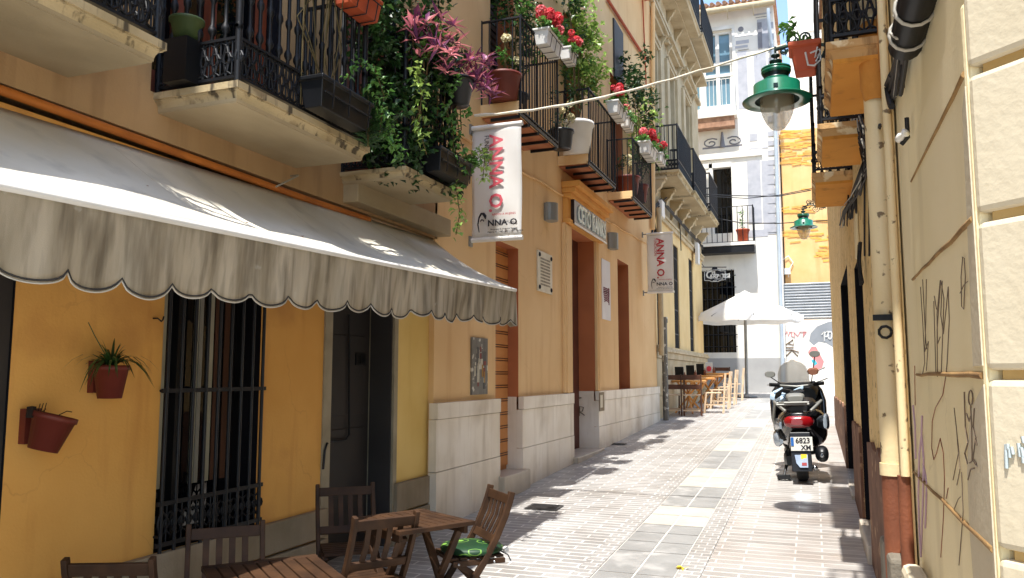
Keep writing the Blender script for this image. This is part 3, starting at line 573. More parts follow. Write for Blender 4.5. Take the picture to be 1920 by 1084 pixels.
c = PX(855, 160, -2.5); t = thing('flower_pot', 'dark pot under the violet spiky leaved plant', 'flower pot', (c.x, c.y, c.z-.1)); mb = MB(); pot(mb, (c.x, c.y, c.z-.16), .1, .14, .2); mb.build('pot', [M['black'], M['soil']], t)

# ------------------------------------------------------------------ orange foundation building
XO = -3.05
ob = thing('orange_building', 'orange rendered building with white stone base and three flowered iron balconies', 'building', (XO, 11, G(11)))
OPO = [(7.62, 8.3, .46, 2.9), (10.28, 11.6, .40, 3.5), (13.15, 14.0, 1.26, 3.45)]
UPO = [(7.45, 8.15, 4.12, 6.4), (10.1, 10.9, 4.25, 6.5), (12.8, 13.7, 4.4, 6.6)]
mb = MB(); facade(mb, XO, 1, .3, 6.2, 16.6, -.5, 10.2, OPO+UPO, 0, 1); mb.quad((XO, 6.2, -.5), (XO, 6.2, 10.2), (XO-.4, 6.2, 10.2), (XO-.4, 6.2, -.5)); mb.build('wall', [M['orange'], M['brown']], ob)
mb = MB(); mb.box(-9, XO-.3, 6.22, 16.6, -.5, 10.2); mb.build('interior', M['dark'], ob)
mb = MB(); mb.box(-9.2, -2.94, 6.27, 16.6, 10.2, 10.4); mb.build('roof', M['roof'], ob)  # unseen roof, eave reach shaped for the shade on wall and paving
# base of white stone slabs, in two courses with a cap
mb = MB()
for a, b in ((6.16, 7.62), (8.3, 10.28), (11.6, 16.55)):
    n = max(1, round((b-a)/.7)); g0 = G((a+b)/2)
    for i in range(n):
        y0, y1 = a+(b-a)*i/n-(.006 if i == 0 else 0), a+(b-a)*(i+1)/n+(.006 if i == n-1 else 0)
        mb.box(XO-.02, XO+.055, y0+.002, y1-.002, -.3, .62+G(a)*.3)
        mb.box(XO-.02, XO+.05, y0+.002, y1-.002, .625+G(a)*.3, 1.12)
    mb.box(XO-.02, XO+.062, a, b, 1.125, 1.26)
for a, b in ((8.3, 8.298), (11.6, 11.598), (7.618, 7.62)): mb.box(XO-.3, XO-.021, min(a, b), max(a, b)+.004*(1 if a < b else 0), .2, 1.26)
mb.build('dado', M['dado'], ob, bevel=.004)
mb = MB(); mb.box(XO-.3, XO+.12, 7.58, 8.36, .2, .485); mb.box(XO-.3, XO+.12, 10.24, 11.66, .2, .43); islands(mb, 'doorstep', M['steptop'], ob, .01)
sh = MB(); sh.box(XO-.16, XO-.14, 7.62, 8.3, .48, 2.9)
z = .53
while z < 2.85: sh.box(XO-.14, XO-.125, 7.62, 8.3, z, z+.145); z += .145
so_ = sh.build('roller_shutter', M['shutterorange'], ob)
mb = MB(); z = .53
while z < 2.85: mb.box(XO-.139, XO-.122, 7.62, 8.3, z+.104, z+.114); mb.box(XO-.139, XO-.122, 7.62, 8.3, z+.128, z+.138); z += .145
mb.build('painted_slat_shadow', M['wooddark'], so_)  # raised dark strips stand in for the shadow between slats
mb = MB(); mb.box(XO-.29, XO-.25, 10.28, 11.6, .43, 3.5); mb.build('door', mat('brown door', '5E3226', '4E281E', 3, rough=.6), ob)
mb = MB(); mb.box(XO-.29, XO-.27, 13.15, 14, 1.26, 3.45); w_ = mb.build('window', M['glassdark'], ob); mb = MB()
for k in range(5): mb.box(XO-.27, XO-.2, 13.15, 14, 1.5+.42*k, 1.52+.42*k)
mb.build('bar', M['iron'], w_)
# door surround and its pediment
mb = MB(); 
for a, b in ((9.95, 10.28), (11.6, 11.78)): mb.box(XO, XO+.045, a, b, 1.27, 3.5); mb.box(XO, XO+.06, a+.05, b-.05, 1.27, 3.48)
islands(mb, 'door_surround', M['orange'], ob, .006)
mb = MB()
for z0, z1, o in ((3.5, 3.56, .10), (3.56, 3.84, .07), (3.84, 3.9, .13), (3.9, 3.97, .19), (3.97, 4.05, .25)): mb.box(XO, XO+o, 10.02-o*.3, 11.8+o*.3, z0, z1)
mb.build('pediment', mat('ochre moulding', 'DCA052', 'CF9346', 2, rough=.85, bump=.1), ob, bevel=.008)
# raised string course and the sagging cable line under the balconies
mb = MB(); mb.tube([(XO+.012, 6.2+.35*i, 3.72+.0725*(.35*i)*.55+.012*math.sin(i*1.7)) for i in range(30)], .014, 6); mb.build('cable_duct', M['orange'], ob)
mb = MB(); mb.tube([PX(1224, y, XO+.06) for y in (0, 200, 430)], .05, 8); mb.build('downpipe', M['orange'], ob)
mb = MB(); mb.tube([PX(1140, 0, XO+.04), PX(1210, 110, XO+.04)], .03, 6); mb.tube([PX(1205, 0, XO+.03), PX(1212, 170, XO+.03)], .015, 6); mb.build('pipe', M['clay'], ob)
mb = MB(); mb.box(XO, XO+.5, 14.2, 16.0, 9.3, 9.42); mb.build('balcony', M['clay'], ob)
for (a, b, z) in ((7.2, 8.47, 4.07), (9.8, 11.3, 4.22), (12.5, 14.1, 4.32)):
    mb = MB(); mb.box(XO-.02, -2.66, a, b, z+.005, z+.03); mb.box(XO-.02, -2.64, a, a+.12, z+.03, z+.13); mb.box(XO-.02, -2.68, a+.12, b, z+.03, z+.1)
    bo = mb.build('balcony', M['orange'], ob, bevel=.004)
    mb = MB(); n = 4
    for i in range(n): mb.box(XO+.01, -2.675, a+.02+(b-a-.04)*i/n+.008, a+.02+(b-a-.04)*(i+1)/n-.008, z-.012, z+.004)
    mb.build('soffit_tiles', M['tile'], bo)
    mb = MB()
    for i in range(n+1): y = a+.03+(b-a-.06)*i/n; mb.beam((XO+.1, y, z-.03), (-2.64, y, z-.025), .022, .03)
    mb.beam((-2.635, a, z-.0), (-2.635, b, z-.0), .015, .035); mb.build('bracket', M['iron'], bo)
    railing([(XO, a+.02), (-2.63, a+.02), (-2.63, b-.02), (XO, b-.02)], z+.02, z+1.0, .085, .0075, bo, M['iron'], name='railing')
for a, b, c, e in UPO:
    f = MB(); f.box(XO-.26, XO-.2, a, b, c, e)
    for k in range(26): f.box(XO-.2, XO-.18, a+.06, (a+b)/2-.03, c+.1+.08*k, c+.15+.08*k); f.box(XO-.2, XO-.18, (a+b)/2+.03, b-.06, c+.1+.08*k, c+.15+.08*k)
    f.build('balcony_door', M['doorgrey'], ob)
mb = MB(); p = PX(1158, 105, XO); mb.box(XO, XO+.03, p.y-.35, p.y+.35, p.z-.5, p.z+.55); mb.build('wall_panel', M['doorgrey'], ob)
# things on the wall
def placard(name, lab, cat, px0, py0, px1, py1, X, th, m, group=None):
    a, b = PX(px0, py0, X), PX(px1, py1, X); z0, z1 = sorted((a.z, b.z)); t = thing(name, lab, cat, (X, (a.y+b.y)/2, z0), group)
    mb = MB(); mb.box(X, X+th, a.y, b.y, z0, z1); mb.build('board', m, t, bevel=.003); return t, a.y, b.y, z0, z1
WR = dict(xa=(0, 1, 0), ya=(0, 0, 1))
t, y0, y1, z0, z1 = placard('stone_plaque', 'engraved stone plaque with four dark studs left of the doorway', 'plaque', 1006, 468, 1033, 553, XO, .02, M['marble'])
rows = ['A LA MEMORIA', 'DE QUIENES AQUI', 'VIVIERON', 'Y TRABAJARON', 'EN ESTA CASA', 'DE MALAGA', '1899', 'SUS VECINOS', 'AGRADECIDOS']
mb = MB()
for i in range(9):
    zz = z1-.08-(z1-z0-.14)*i/9; y = y0+.09
    while y < y1-.1: w = R(.02, .05); mb.box(XO+.0195, XO+.0212, y, min(y+w, y1-.09), zz-.02, zz+.002); y += w+.012
mb.build('engraving', mat('worn engraved letters', '8A8070', '766C5C', 5), t)
mb = MB()
for y in (y0+.05, y1-.05):
    for z in (z0+.05, z1-.05): mb.lathe([(.028, 0), (.024, .012), (.001, .018)], (XO+.02, y, z), 10, ax=(1, 0, 0))
islands(mb, 'stud', M['iron'], t)
t, y0, y1, z0, z1 = placard('poster', 'narrow white poster with dark red stripes right of the doorway', 'poster', 1127, 484, 1144, 602, XO, .012, mat('poster paper', 'DCD9DA', 'D2CFD0', 2, rough=.6))
mb = MB(); n = 9
for i in range(n):
    z = z0+(z1-z0)*(.28+.26*i/n); w = (y1-y0)*(.55+.04*min(i, 5)); mb.add([(XO+.0135, y0+.05+(y1-y0-.1-w)*.5+w*k/8, z+(.03*math.sin(k/8*3.14) if i < 6 else 0)+d) for d in (0, .022) for k in range(9)], [(k, k+1, k+10, k+9) for k in range(8)])
mb.box(XO+.0125, XO+.0142, y1-.14, y1-.09, z0+(z1-z0)*.26, z0+(z1-z0)*.55); mb.build('stripe', mat('wine red print', '6E2438'), t)
t, y0, y1, z0, z1 = placard('meter_box', 'grey metal meter box covered in torn stickers beside the roller shutter', 'meter box', 882, 632, 911, 739, XO, .02, M['panelgrey'])
mb = MB(); rnd = random.Random(5)
for i in range(26):
    a, b = rnd.uniform(y0+.03, y1-.1), rnd.uniform(z0+.04, z1-.12); mb.box(XO+.0195, XO+.0205+i*.0001, a, a+rnd.uniform(.02, .07), b, b+rnd.uniform(.03, .12), rnd.choice((0, 0, 1, 2, 3, 1)))
mb.build('sticker', [mat('pale sticker', 'C8C2AE', 'A8A290', 9), mat('grey sticker', '5C5A58'), mat('red sticker paper', '8A4A44'), mat('ochre sticker', 'A8813E')], t)
t, *_ = placard('meter_plate', 'small pale framed plate low on the white stone base', 'plate', 1123, 736, 1132, 770, XO+.055, .012, M['plinth']); a, b = PX(1125.5, 741, XO+.067), PX(1130, 764, XO+.067); mb = MB(); mb.box(XO+.066, XO+.07, a.y, b.y, b.z, a.z); mb.build('label_card', M['marble'], t)
for (px, py, lab) in ((1031, 399, 'grey curved wall lamp left of the doorway pediment'), (1149, 453, 'grey curved wall lamp right of the doorway pediment')):
    p = PX(px-7, py, XO); t = thing('wall_lamp', lab, 'wall lamp', tuple(p), 'grey wall lamps'); s = .11 if px < 1100 else .13
    mb = MB(); mb.box(XO, XO+.03, p.y-s*.8, p.y+s*.8, p.z-s, p.z+s); mb.build('back_plate', M['greybox'], t)
    mb = MB(); pts = [(XO+.03+.12*math.sin(a), p.y-s+2*s*(1-math.cos(a))/2) for a in [math.pi*i/12 for i in range(13)]]
    mb.add([(x, y, p.z-s) for x, y in pts]+[(x, y, p.z+s) for x, y in pts], [(i, i+1, 14+i, 13+i) for i in range(12)]+[tuple(range(13))[::-1], tuple(range(13, 26))], 0, False); mb.build('shade', M['greybox'], t)
# lightbox over the door
t = thing('door_sign', 'dark sign with white block letters under the doorway pediment', 'sign', (XO, 11, 3.5))
xs = XO+.12; mb = MB(); mb.box(XO+.07, xs, 10.15, 11.92, 3.52, 3.86); mb.build('board', mat('dark sign board', '2A2428', '1E1A1E', 3, rough=.3), t, bevel=.004)
mb = MB(); mb.box(xs, xs+.01, 10.15, 11.92, 3.5, 3.525); mb.build('frame', M['white'], t)
lettering('lettering', 'CETO RANKS', .34, (xs+.006, 10.3, 3.57), (0, 1, 0), (0, 0, 1), mat('pale green white letters', 'DDE6DC', rough=.4), t, depth=.01, sx=.74, bold=.004)
# graffiti on the door reveal
def scribble(mb, strokes, to3, r=.006, m=0):
    for st in strokes:
        pts = [V(to3(x, y)) for x, y in st]; mb.tube(pts, r, 4, m, sm=False)
o = MB(); yj = 11.592
scribble(o, [[(1075+6*math.cos(a), 745+9*math.sin(a)) for a in [i*.52 for i in range(13)]], [(1068, 748), (1090, 746)], [(1073, 780), (1079, 760), (1083, 780)], [(1075, 772), (1083, 771)], [(1086, 780), (1087, 762), (1094, 764), (1092, 771), (1087, 772), (1096, 779)], [(1074, 795), (1084, 792)], [(1080, 786), (1080, 800)]], lambda x, y: PY(x, y, yj), .008)
tag(o.build('graffiti', M['spray']), 'black scrawled tag on the pale stone jamb of the orange doorway', 'graffiti')
# drainpipe at the corner of the two buildings
t = thing('drainpipe', 'grey corroded drainpipe standing at the corner of the orange and beige buildings', 'drainpipe', (XO+.08, 16.6, G(16.6)))
mb = MB(); mb.tube([(XO+.1, 16.62, 1.9), (XO+.1, 16.62, 5.0)], .055, 8); mb.build('upper_pipe', M['cream'], t); mb = MB(); mb.tube([(XO+.14, 16.75, .5), (XO+.14, 16.75, 2.6)], .06, 8); mb.tube([(XO+.14, 16.75, 2.58), (XO+.14, 16.75, 2.7)], .075, 8); mb.build('lower_pipe', M['panelgrey'], t)

# hanging banners square to the wall
def banner(lab, Yb, x0, x1, z0, z1, fade, m):
    t = thing('hanging_banner', lab, 'banner', (XO, Yb, z0), 'white fabric banners'); w = x1-x0; h = z1-z0
    mb = MB(); nx, nz = 12, 20
    def P(u, v_): return V((x0+w*u, Yb-.03*math.sin(u*3.1)*math.sin(v_*3.1)+.012*math.sin(u*5+v_*7), z0+h*v_))
    mb.add([P(i/nx, j/nz) for j in range(nz+1) for i in range(nx+1)], [(j*(nx+1)+i, j*(nx+1)+i+1, (j+1)*(nx+1)+i+1, (j+1)*(nx+1)+i) for j in range(nz) for i in range(nx)], 0, True)
    f = mb.build('fabric', m, t); so = f.modifiers.new('thick', 'SOLIDIFY'); so.thickness = .003
    mb = MB()
    for z in (z0-.01, z1): mb.tube([(x0-.005, Yb, z), (x1+.01, Yb, z)], .024, 10)
    islands(mb, 'hem_tube', M['white'], t); mb = MB()
    for z in (z0-.01, z1): mb.tube([(XO, Yb, z), (x0+.05, Yb, z)], .012, 6); mb.box(XO, XO+.02, Yb-.03, Yb+.03, z-.06, z+.04)
    islands(mb, 'bracket', M['greybox'], t)
    yl = Yb-.048
    X = lambda u: x0+w*u
    Z = lambda v_: z0+h*v_
    lettering('lettering', 'ANNA O.', h*.175, (X(.40), yl, Z(.91)), (0, 0, -1), (1, 0, 0), M['redpale'] if fade else M['red'], t, sx=.94, bold=.004)
    lettering('lettering', 'FUNDACION', h*.062, (X(.295), yl, Z(.91)), (0, 0, -1), (1, 0, 0), M['ink'] if fade else M['red'], t, sx=.82)
    lettering('lettering', 'NNA O', h*.075, (X(.36), yl, Z(.10)), (1, 0, 0), (0, 0, 1), M['ink'], t, sx=1.1, bold=.002)
    lettering('lettering', 'APOYO A MUJERES', h*.026, (X(.45), yl, Z(.19)), (1, 0, 0), (0, 0, 1), M['red'], t)
    lettering('lettering', 'Programa de Atencion Integral', h*.02, (X(.42), yl, Z(.062)), (1, 0, 0), (0, 0, 1), M['ink'], t); lettering('lettering', 'Mujeres de Calle y sin Recursos Sociales', h*.02, (X(.36), yl, Z(.04)), (1, 0, 0), (0, 0, 1), M['ink'], t)
    mb = MB(); arc = [(.18+.012, .05), (.165, .12), (.19, .18), (.235, .215), (.28, .21), (.31, .19), (.32, .165)]
    mb.tube([(X(u), yl, Z(v_)) for u, v_ in arc], [w*.008, w*.012, w*.015, w*.02, w*.03, w*.03, w*.012], 6); mb.tube([(X(u), yl, Z(v_)) for u, v_ in ((.215, .145), (.24, .16), (.275, .155), (.285, .145))], w*.012, 5); mb.build('logo', M['ink'], t)
banner('large white hanging banner with red vertical lettering, nearest to the awning', 6.95, -3.03, -2.52, 2.79, 3.88, True, M['cloth'])
banner('smaller white hanging banner with red vertical lettering at the far corner of the orange wall', 15.3, -2.96, -2.46, 3.09, 4.22, False, M['cloth'])

# flowers and pots on the orange balconies
def geranium(lab, px, py, X, L=.42, s=1., nb=11):
    p = PX(px, py, X); t = planter(lab, (X, p.y-L/2, p.z), (X, p.y+L/2, p.z), .15*s, .15*s, M['white'], holder=1)
    c = V((X, p.y, p.z+.2*s)); mb = MB(); foliage(mb, c, (.1*s, L*.5, .07*s), int(150*s), .05*s, .05*s); foliage(mb, c+V((.05, 0, -.05)), (.08, L*.4, .06), 50, .05*s, .045*s); mb.build('foliage', M['leaf'], t)
    mb = MB()
    for i in range(nb): blossom(mb, c+V((R(-.04, .09), R(-L*.5, L*.5), R(.05, .15)*s)), R(.034, .062)*s, 46, random.choice((0, 0, 1)))
    mb.build('blossoms', [M['petal'], M['petalsalmon']], t); return t
geranium('white trough of red geraniums highest above the first white banner', 1028, 98, -2.55, .5, 1.15, 13)
geranium('small white trough with one red geranium just right of the highest trough', 1066, 118, -2.55, .3, .95, 4)
geranium('white trough of red geraniums on the middle orange balcony rail beside the tall bush', 1157, 222, -2.55, .6, 1.2, 10)
geranium('small white trough with few pink geraniums right of the middle trough', 1176, 243, -2.55, .4, 1., 3)
geranium('white trough of red geraniums on the farthest orange balcony rail', 1215, 296, -2.55, .75, 1.35, 12)
geranium('small white trough with red geraniums at the far end of the orange balconies', 1238, 308, -2.55, .5, 1.1, 5)
def potted(lab, px, py, X, r0, r1, h, m, name='potted_plant', base=None, fol=None, flowers=0, cat='potted plant'):
    p = PX(px, py, X); z = p.z if base is None else base; t = plant(name, lab, (X, p.y, z), cat=cat); mb = MB(); pot(mb, (X, p.y, z), r0, r1, h); mb.build('pot', [m, M['soil']], t)
    if fol:
        mb = MB(); st = MB()
        for (dy, dz, r, n, L, W, mi) in fol: foliage(mb, (X, p.y+dy, z+h+dz), (r*.7, r, r), n, L, W, mi, .6); st.tube([(X, p.y, z+h*.8), (X+.02, p.y+dy*.6, z+h+dz*.5), (X, p.y+dy, z+h+dz)], .008, 5)
        mb.build('foliage', [M['leaf'], M['leafdark'], M['leaflight']], t); st.build('stem', M['stem'], t)
    if flowers:
        mb = MB(); st = MB()
        for i in range(flowers): q = V((X+R(-.02, .1), p.y+R(-.25, .3), z+h+R(.2, .45))); blossom(mb, q, R(.035, .055), 34); st.tube([(X, p.y, z+h*.8), q], .006, 4)
        mb.build('blossoms', M['petalpale'], t); st.build('stem', M['stem'], t)
    return t
potted('red clay pot with cream pompom flowers on the nearest orange balcony', 945, 192, -2.78, .13, .17, .26, M['terracotta'], base=4.2, fol=[(0, .2, .14, 70, .06, .03, 0), (.1, .1, .1, 30, .05, .03, 1)], flowers=4)
potted('large white pot holding a tall pale green bush on the middle orange balcony', 1081, 300, -2.8, .17, .22, .42, M['white'], base=4.35, fol=[(.2, 1.05, .4, 330, .085, .06, 2), (.55, 1.1, .35, 300, .085, .06, 2), (.45, .75, .3, 200, .085, .06, 2), (.25, 1.35, .35, 320, .08, .05, 2), (.3, .7, .28, 190, .08, .05, 0), (.15, 1.7, .3, 180, .08, .05, 2), (-.1, .5, .2, 80, .07, .05, 1), (.5, .9, .25, 140, .08, .05, 2), (-.35, 1.75, .4, 220, .08, .05, 1), (-.2, 1.3, .25, 120, .08, .05, 1)])
potted('red clay pot with a ragged plant on the farthest orange balcony', 1176, 362, -2.8, .17, .21, .3, M['terracotta'], base=4.46, fol=[(0, .25, .2, 80, .07, .03, 1), (.3, .4, .2, 60, .07, .04, 0)], flowers=3)
potted('leafy potted tree with a bare stem rising above the farthest orange balcony', 1195, 300, -2.75, .14, .18, .3, M['terracotta'], base=4.46, fol=[(.3, 1.5, .4, 260, .1, .06, 1), (-.2, 1.75, .35, 220, .1, .06, 1), (.1, 2.1, .35, 200, .1, .06, 1), (.8, 1.2, .4, 240, .1, .06, 2), (.9, 1.6, .35, 180, .1, .06, 2), (1.2, .9, .35, 170, .1, .05, 0), (.5, .8, .3, 120, .1, .05, 2)], name='potted_tree')
potted('dark shrub at the top of the nearest orange balcony', 960, 190, -2.9, .14, .17, .25, M['black'], base=4.2, fol=[(.1, .9, .35, 280, .08, .04, 1), (.4, 1.0, .3, 200, .08, .04, 1), (-.15, 1.1, .3, 170, .08, .04, 0), (.75, .95, .3, 150, .08, .04, 0), (.2, .5, .2, 80, .07, .04, 1)])
potted('pale flowered shrub behind bars near the end of the nearest orange balcony', 1052, 210, -2.75, .12, .15, .22, M['black'], base=4.2, fol=[(0, .25, .25, 110, .08, .03, 1)], flowers=4)
mb = MB(); pts = []
A, B = PY(890, 217, 6.98), PY(1474, 84, 6.76)
for i in range(25):
    s = i/24; q = A.lerp(B, s); q.z -= .13*math.sin(math.pi*s)**1.0*(1-.5*s); pts.append(q+V((0, 0, .004*math.sin(i*2.2))))
mb.tube(pts, [(.0135+.003*math.sin(i*1.9))*(1-.35*i/24) for i in range(25)], 7)
tag(mb.build('cloth_rope', M['rope']), 'white twisted cloth rope strung across the street above the first banner', 'rope')
# ------------------------------------------------------------------ beige building
XB = -3.15
bb = thing('beige_building', 'beige building with pilasters, scroll consoles and black balconies at the end of the left row', 'building', (XB, 21, G(21)))
WB = [(17.3, 17.95, 2.15, 4.72), (19.62, 20.4, 2.15, 4.72), (22.2, 22.98, 2.15, 4.72)]
WU = [(17.0, 17.9, 6.1, 9.0), (19.4, 20.35, 6.1, 9.15), (22.0, 23.0, 6.1, 9.3)]; WT = [(17.0, 17.9, 10.8, 13), (19.4, 20.35, 10.8, 13), (22., 23., 10.8, 13)]
mb = MB(); facade(mb, XB, 1, .3, 16.62, 25, -.5, 5.2, WB, 0, 0); mb.quad((XB, 25, -.5), (XB-4, 25, -.5), (XB-4, 25, 13.6), (XB, 25, 13.6)); mb.build('wall', [M['beige']], bb)
mb = MB(); facade(mb, XB, 1, .3, 16.62, 25, 5.2, 13.6, WU+WT, 0, 0); mb.build('upper_wall', M['cream'], bb)
mb = MB(); mb.box(-9, XB-.3, 16.62, 24.98, -.5, 13.6); mb.build('interior', M['dark'], bb)
mb = MB(); mb.box(-9, -2.58, 16.62, 25.1, 13.6, 13.9); mb.build('roof', M['roof'], bb)  # unseen roof, overhang shaped for its shade on the end wall
mb = MB()
for i in range(7):
    a, b = 16.65+8.4*i/7, 16.65+8.4*(i+1)/7
    for z0, z1, o in ((-.3, 1.05, .075), (1.055, 1.85, .07), (1.855, 2.0, .10)): mb.box(XB-.01, XB+o, a+.003, b-.003, z0, z1)
mb.box(XB-.01, XB+.15, 16.63, 25.12, 2.0, 2.06); mb.box(XB-.01, XB+.12, 16.64, 25.1, 2.06, 2.12); mb.build('stone_base', M['stonewarm'], bb, bevel=.008)
for i, (a, b, c, e) in enumerate(WB):
    mb = MB(); mb.box(XB-.28, XB-.25, a, b, c, e); w_ = mb.build('window', M['glassdark'], bb); mb = MB()
    for k in range(7): mb.tube([(XB-.03, a+(b-a)*(k+.5)/7, c), (XB-.03, a+(b-a)*(k+.5)/7, e)], .012, 5)
    for z in (2.5, 3.1, 3.85, 4.4): mb.beam((XB-.03, a, z), (XB-.03, b, z), .012, .03)
    mb.build('grille', M['iron'], w_)
for a, b, c, e in WU+WT:
    f = MB(); f.box(XB-.28, XB-.24, a, b, c, e); f.box(XB-.24, XB-.2, a, a+.07, c, e); f.box(XB-.24, XB-.2, (a+b)/2-.04, (a+b)/2+.04, c, e); f.box(XB-.24, XB-.2, b-.07, b, c, e); f.box(XB-.24, XB-.2, a, b, c+.9, c+1); f.build('balcony_door', M['greywin'], bb)
def console(mb, y, zt, s=1., x0=XB):
    pr = [(0, 0), (.34, 0), (.36, -.05), (.3, -.1), (.26, -.2), (.17, -.27), (.15, -.36), (.09, -.44), (.07, -.55), (0, -.6)]
    mb.prism([(x*s, z*s) for x, z in pr], lambda x, z, c: (x0+x, y+c, zt+z), -.1*s, .1*s); mb.box(x0, x0+.4*s, y-.13*s, y+.13*s, zt, zt+.06*s)
mb = MB()
for y in (16.95, 18.15, 19.35, 20.55, 21.75, 23, 24.2): console(mb, y, 5.68, .8)
mb.box(XB-.01, XB+.06, 16.65, 25.05, 4.98, 5.08); mb.box(XB-.01, XB+.09, 16.65, 25.05, 5.08, 5.14); mb.build('console', M['stonewarm'], bb)
mb = MB()
for a, b, c, e in WU:
    for y in (a-.3, b+.3):
        mb.box(XB-.01, XB+.07, y-.17, y+.17, 5.75, e+.05)
        console(mb, y, e+.4, .36, XB+.05)
    mb.box(XB-.01, XB+.12, a-.5, b+.5, e+.42, e+.52); mb.box(XB-.01, XB+.2, a-.55, b+.55, e+.52, e+.6)
    for d in (.0, .09): mb.box(XB-.01, XB+.04+d*.3, a-.12-d, b+.12+d, e+.02+d, e+.1+d)
for y in (17, 18.2, 19.4, 20.6, 21.8, 23., 24.2): console(mb, y, 10.55, .55)
mb.box(XB-.01, XB+.1, 16.65, 25.05, 9.95, 10.05); mb.build('pilaster', M['cream'], bb, bevel=.008)
mb = MB(); mb.box(XB+.0, XB+.3, 16.65, 25.1, 10.58, 10.66); mb.build('cornice', M['cream'], bb)
for (a, b, z, h) in ((17.0, 19.05, 5.9, 1.0), (19.5, 22.0, 5.98, 1.05), (22.75, 24.7, 6.1, 1.1), (17.6, 21.45, 10.78, 1.1), (21.9, 24.7, 11.0, 1.1)):
    mb = MB(); slab(mb, XB, -2.56, a, b, z, .14, .05); bo = mb.build('balcony', [M['cream'], M['cream']] if z > 9 else [M['slab'], M['slabedge']], bb)
    railing([(XB, a+.04), (-2.6, a+.04), (-2.6, b-.04), (XB, b-.04)], z, z+h, .1, .011, bo, M['iron'], lattice=.2, rail=.03)
# cables stapled along the wall
mb = MB()
for k in range(3): mb.tube([PX(x, y+k*3, XB+.1+.01*k) for x, y in ((1228, 385), (1240, 372), (1262, 398), (1275, 412), (1292, 432), (1312, 452), (1318, 462))], .018, 4)
mb.tube([PX(x, y, XB+.12) for x, y in ((1222, 440), (1230, 395), (1245, 375), (1258, 362))], .02, 4); mb.tube([PX(x, y, XB+.1) for x, y in ((1277, 470), (1276, 440), (1274, 415))], .012, 4)
mb.tube([PX(x, y, XB+.12) for x, y in ((1223, 455), (1229, 430), (1226, 410), (1231, 390))], .02, 4)
mb.build('cable_bundle', M['cable'], bb)
mb = MB(); p = PX(1237, 393, XB+.1); mb.box(p.x, p.x+.08, p.y-.18, p.y+.18, p.z-.18, p.z+.18); p = PX(1305, 473, XB+.1); mb.box(p.x, p.x+.08, p.y-.2, p.y+.2, p.z-.35, p.z+.25); islands(mb, 'junction_box', M['white'], bb)

# ------------------------------------------------------------------ end of the street
YE = 26.
eb = thing('white_house', 'white house with painted grey columns and a tiled roof closing the street', 'building', (-2.2, YE, G(26)))
def E_(x, y): return PY(x, y, YE)
def efac(mb, y, x0, x1, z0, z1, ops, m=0, depth=.25):
    xs = sorted({x0, x1, *[o[0] for o in ops], *[o[1] for o in ops]}); zs = sorted({z0, z1, *[o[2] for o in ops], *[o[3] for o in ops]})
    for a, b in zip(xs, xs[1:]):
        for c, e in zip(zs, zs[1:]):
            if any(o[0] <= a and b <= o[1] and o[2] <= c and e <= o[3] for o in ops): continue
            mb.quad((a, y, c), (b, y, c), (b, y, e), (a, y, e), m)
    for a, b, c, e in ops:
        d = y+depth; mb.quad((a, y, c), (a, d, c), (a, d, e), (a, y, e), m); mb.quad((b, d, c), (b, y, c), (b, y, e), (b, d, e), m); mb.quad((a, d, e), (b, d, e), (b, y, e), (a, y, e), m); mb.quad((a, y, c), (b, y, c), (b, d, c), (a, d, c), m)
def edge(x, y0=300): return E_(x, y0).x
WE = [(-3.1, -2.12, 10.15, 12.75), (-2.85, -2.27, 6.0, 8.15), (-3.5, -2.27, 2.2, 4.82)]
WE.append((-3.75, -3.2, 10.15, 12.75))
mb = MB(); efac(mb, YE, -6, -.82, -.2, 13.4, WE); mb.quad((-.82, YE, -.2), (-.82, YE+6, -.2), (-.82, YE+6, 13.4), (-.82, YE, 13.4)); mb.build('wall', M['endwhite'], eb)
mb = MB(); mb.box(-6, -.84, YE+.3, YE+6, -.2, 13.2); mb.build('interior', M['dark'], eb)
mb = MB(); mb.box(-6, -.83, YE-.025, YE-.002, .3, 2.02); mb.build('base_band', M['greybase'], eb)
mb = MB()
for i in range(26):
    x = -5.9+.2*i
    if x > -.6: break
    mb.lathe([(.07, 0), (.075, .5), (.08, 1.9)], (x, YE-.38, 13.5), 8, ax=(0, 1, .35)); mb.lathe([(.001, 0), (.07, .0)], (x, YE-.38, 13.5), 8, ax=(0, 1, .35))
mb.box(-6, -.72, YE-.3, YE+6, 13.36, 13.48); ro = mb.build('roof', M['roof'], eb)
mb = MB(); mb.tube([(-6, YE-.42, 13.28), (-.75, YE-.42, 13.24)], .1, 10)
for x in (-3, -2.2, -1.4): mb.tube([(x, YE-.53, 13.2), (x, YE-.53, 12.98), (x, YE-.3, 12.95)], .012, 4)
mb.build('gutter', M['cream'], ro)
mb = MB(); mb.tube([(-.95, YE-.42, 13.05), (-.95, YE-.42, 12.6), (-.9, YE-.08, 12.0), (-.88, YE-.06, 9.5), (-.9, YE-.06, 6), (-.92, YE-.06, 1.2)], .055, 8); mb.build('downpipe', mat('pale blue grey pipe', 'B4BEC6', 'A6B0B8', 2, rough=.5), eb)
fr = MB(); a, b, c, e = WE[0]
fr.box(a, b, YE+.18, YE+.24, c, e); fo = fr.build('window', M['skyglass'], eb); mb = MB()
for x in (a+.04, (a+b)/2, b-.04): mb.box(x-.06, x+.06, YE+.1, YE+.19, c, e)
for z in (c+.05, c+1.1, c+1.5, e-.05): mb.box(a, b, YE+.09, YE+.19, z-.05, z+.05)
mb.box(a-.09, b+.09, YE-.03, YE+.02, e, e+.12); mb.box(b, b+.09, YE-.03, YE+.02, c, e); mb.build('frame', M['white'], fo)
mb = MB(); mb.box(-3.75, -3.2, YE+.2, YE+.24, 10.15, 12.75); mb.build('window', M['skyglass'], eb)
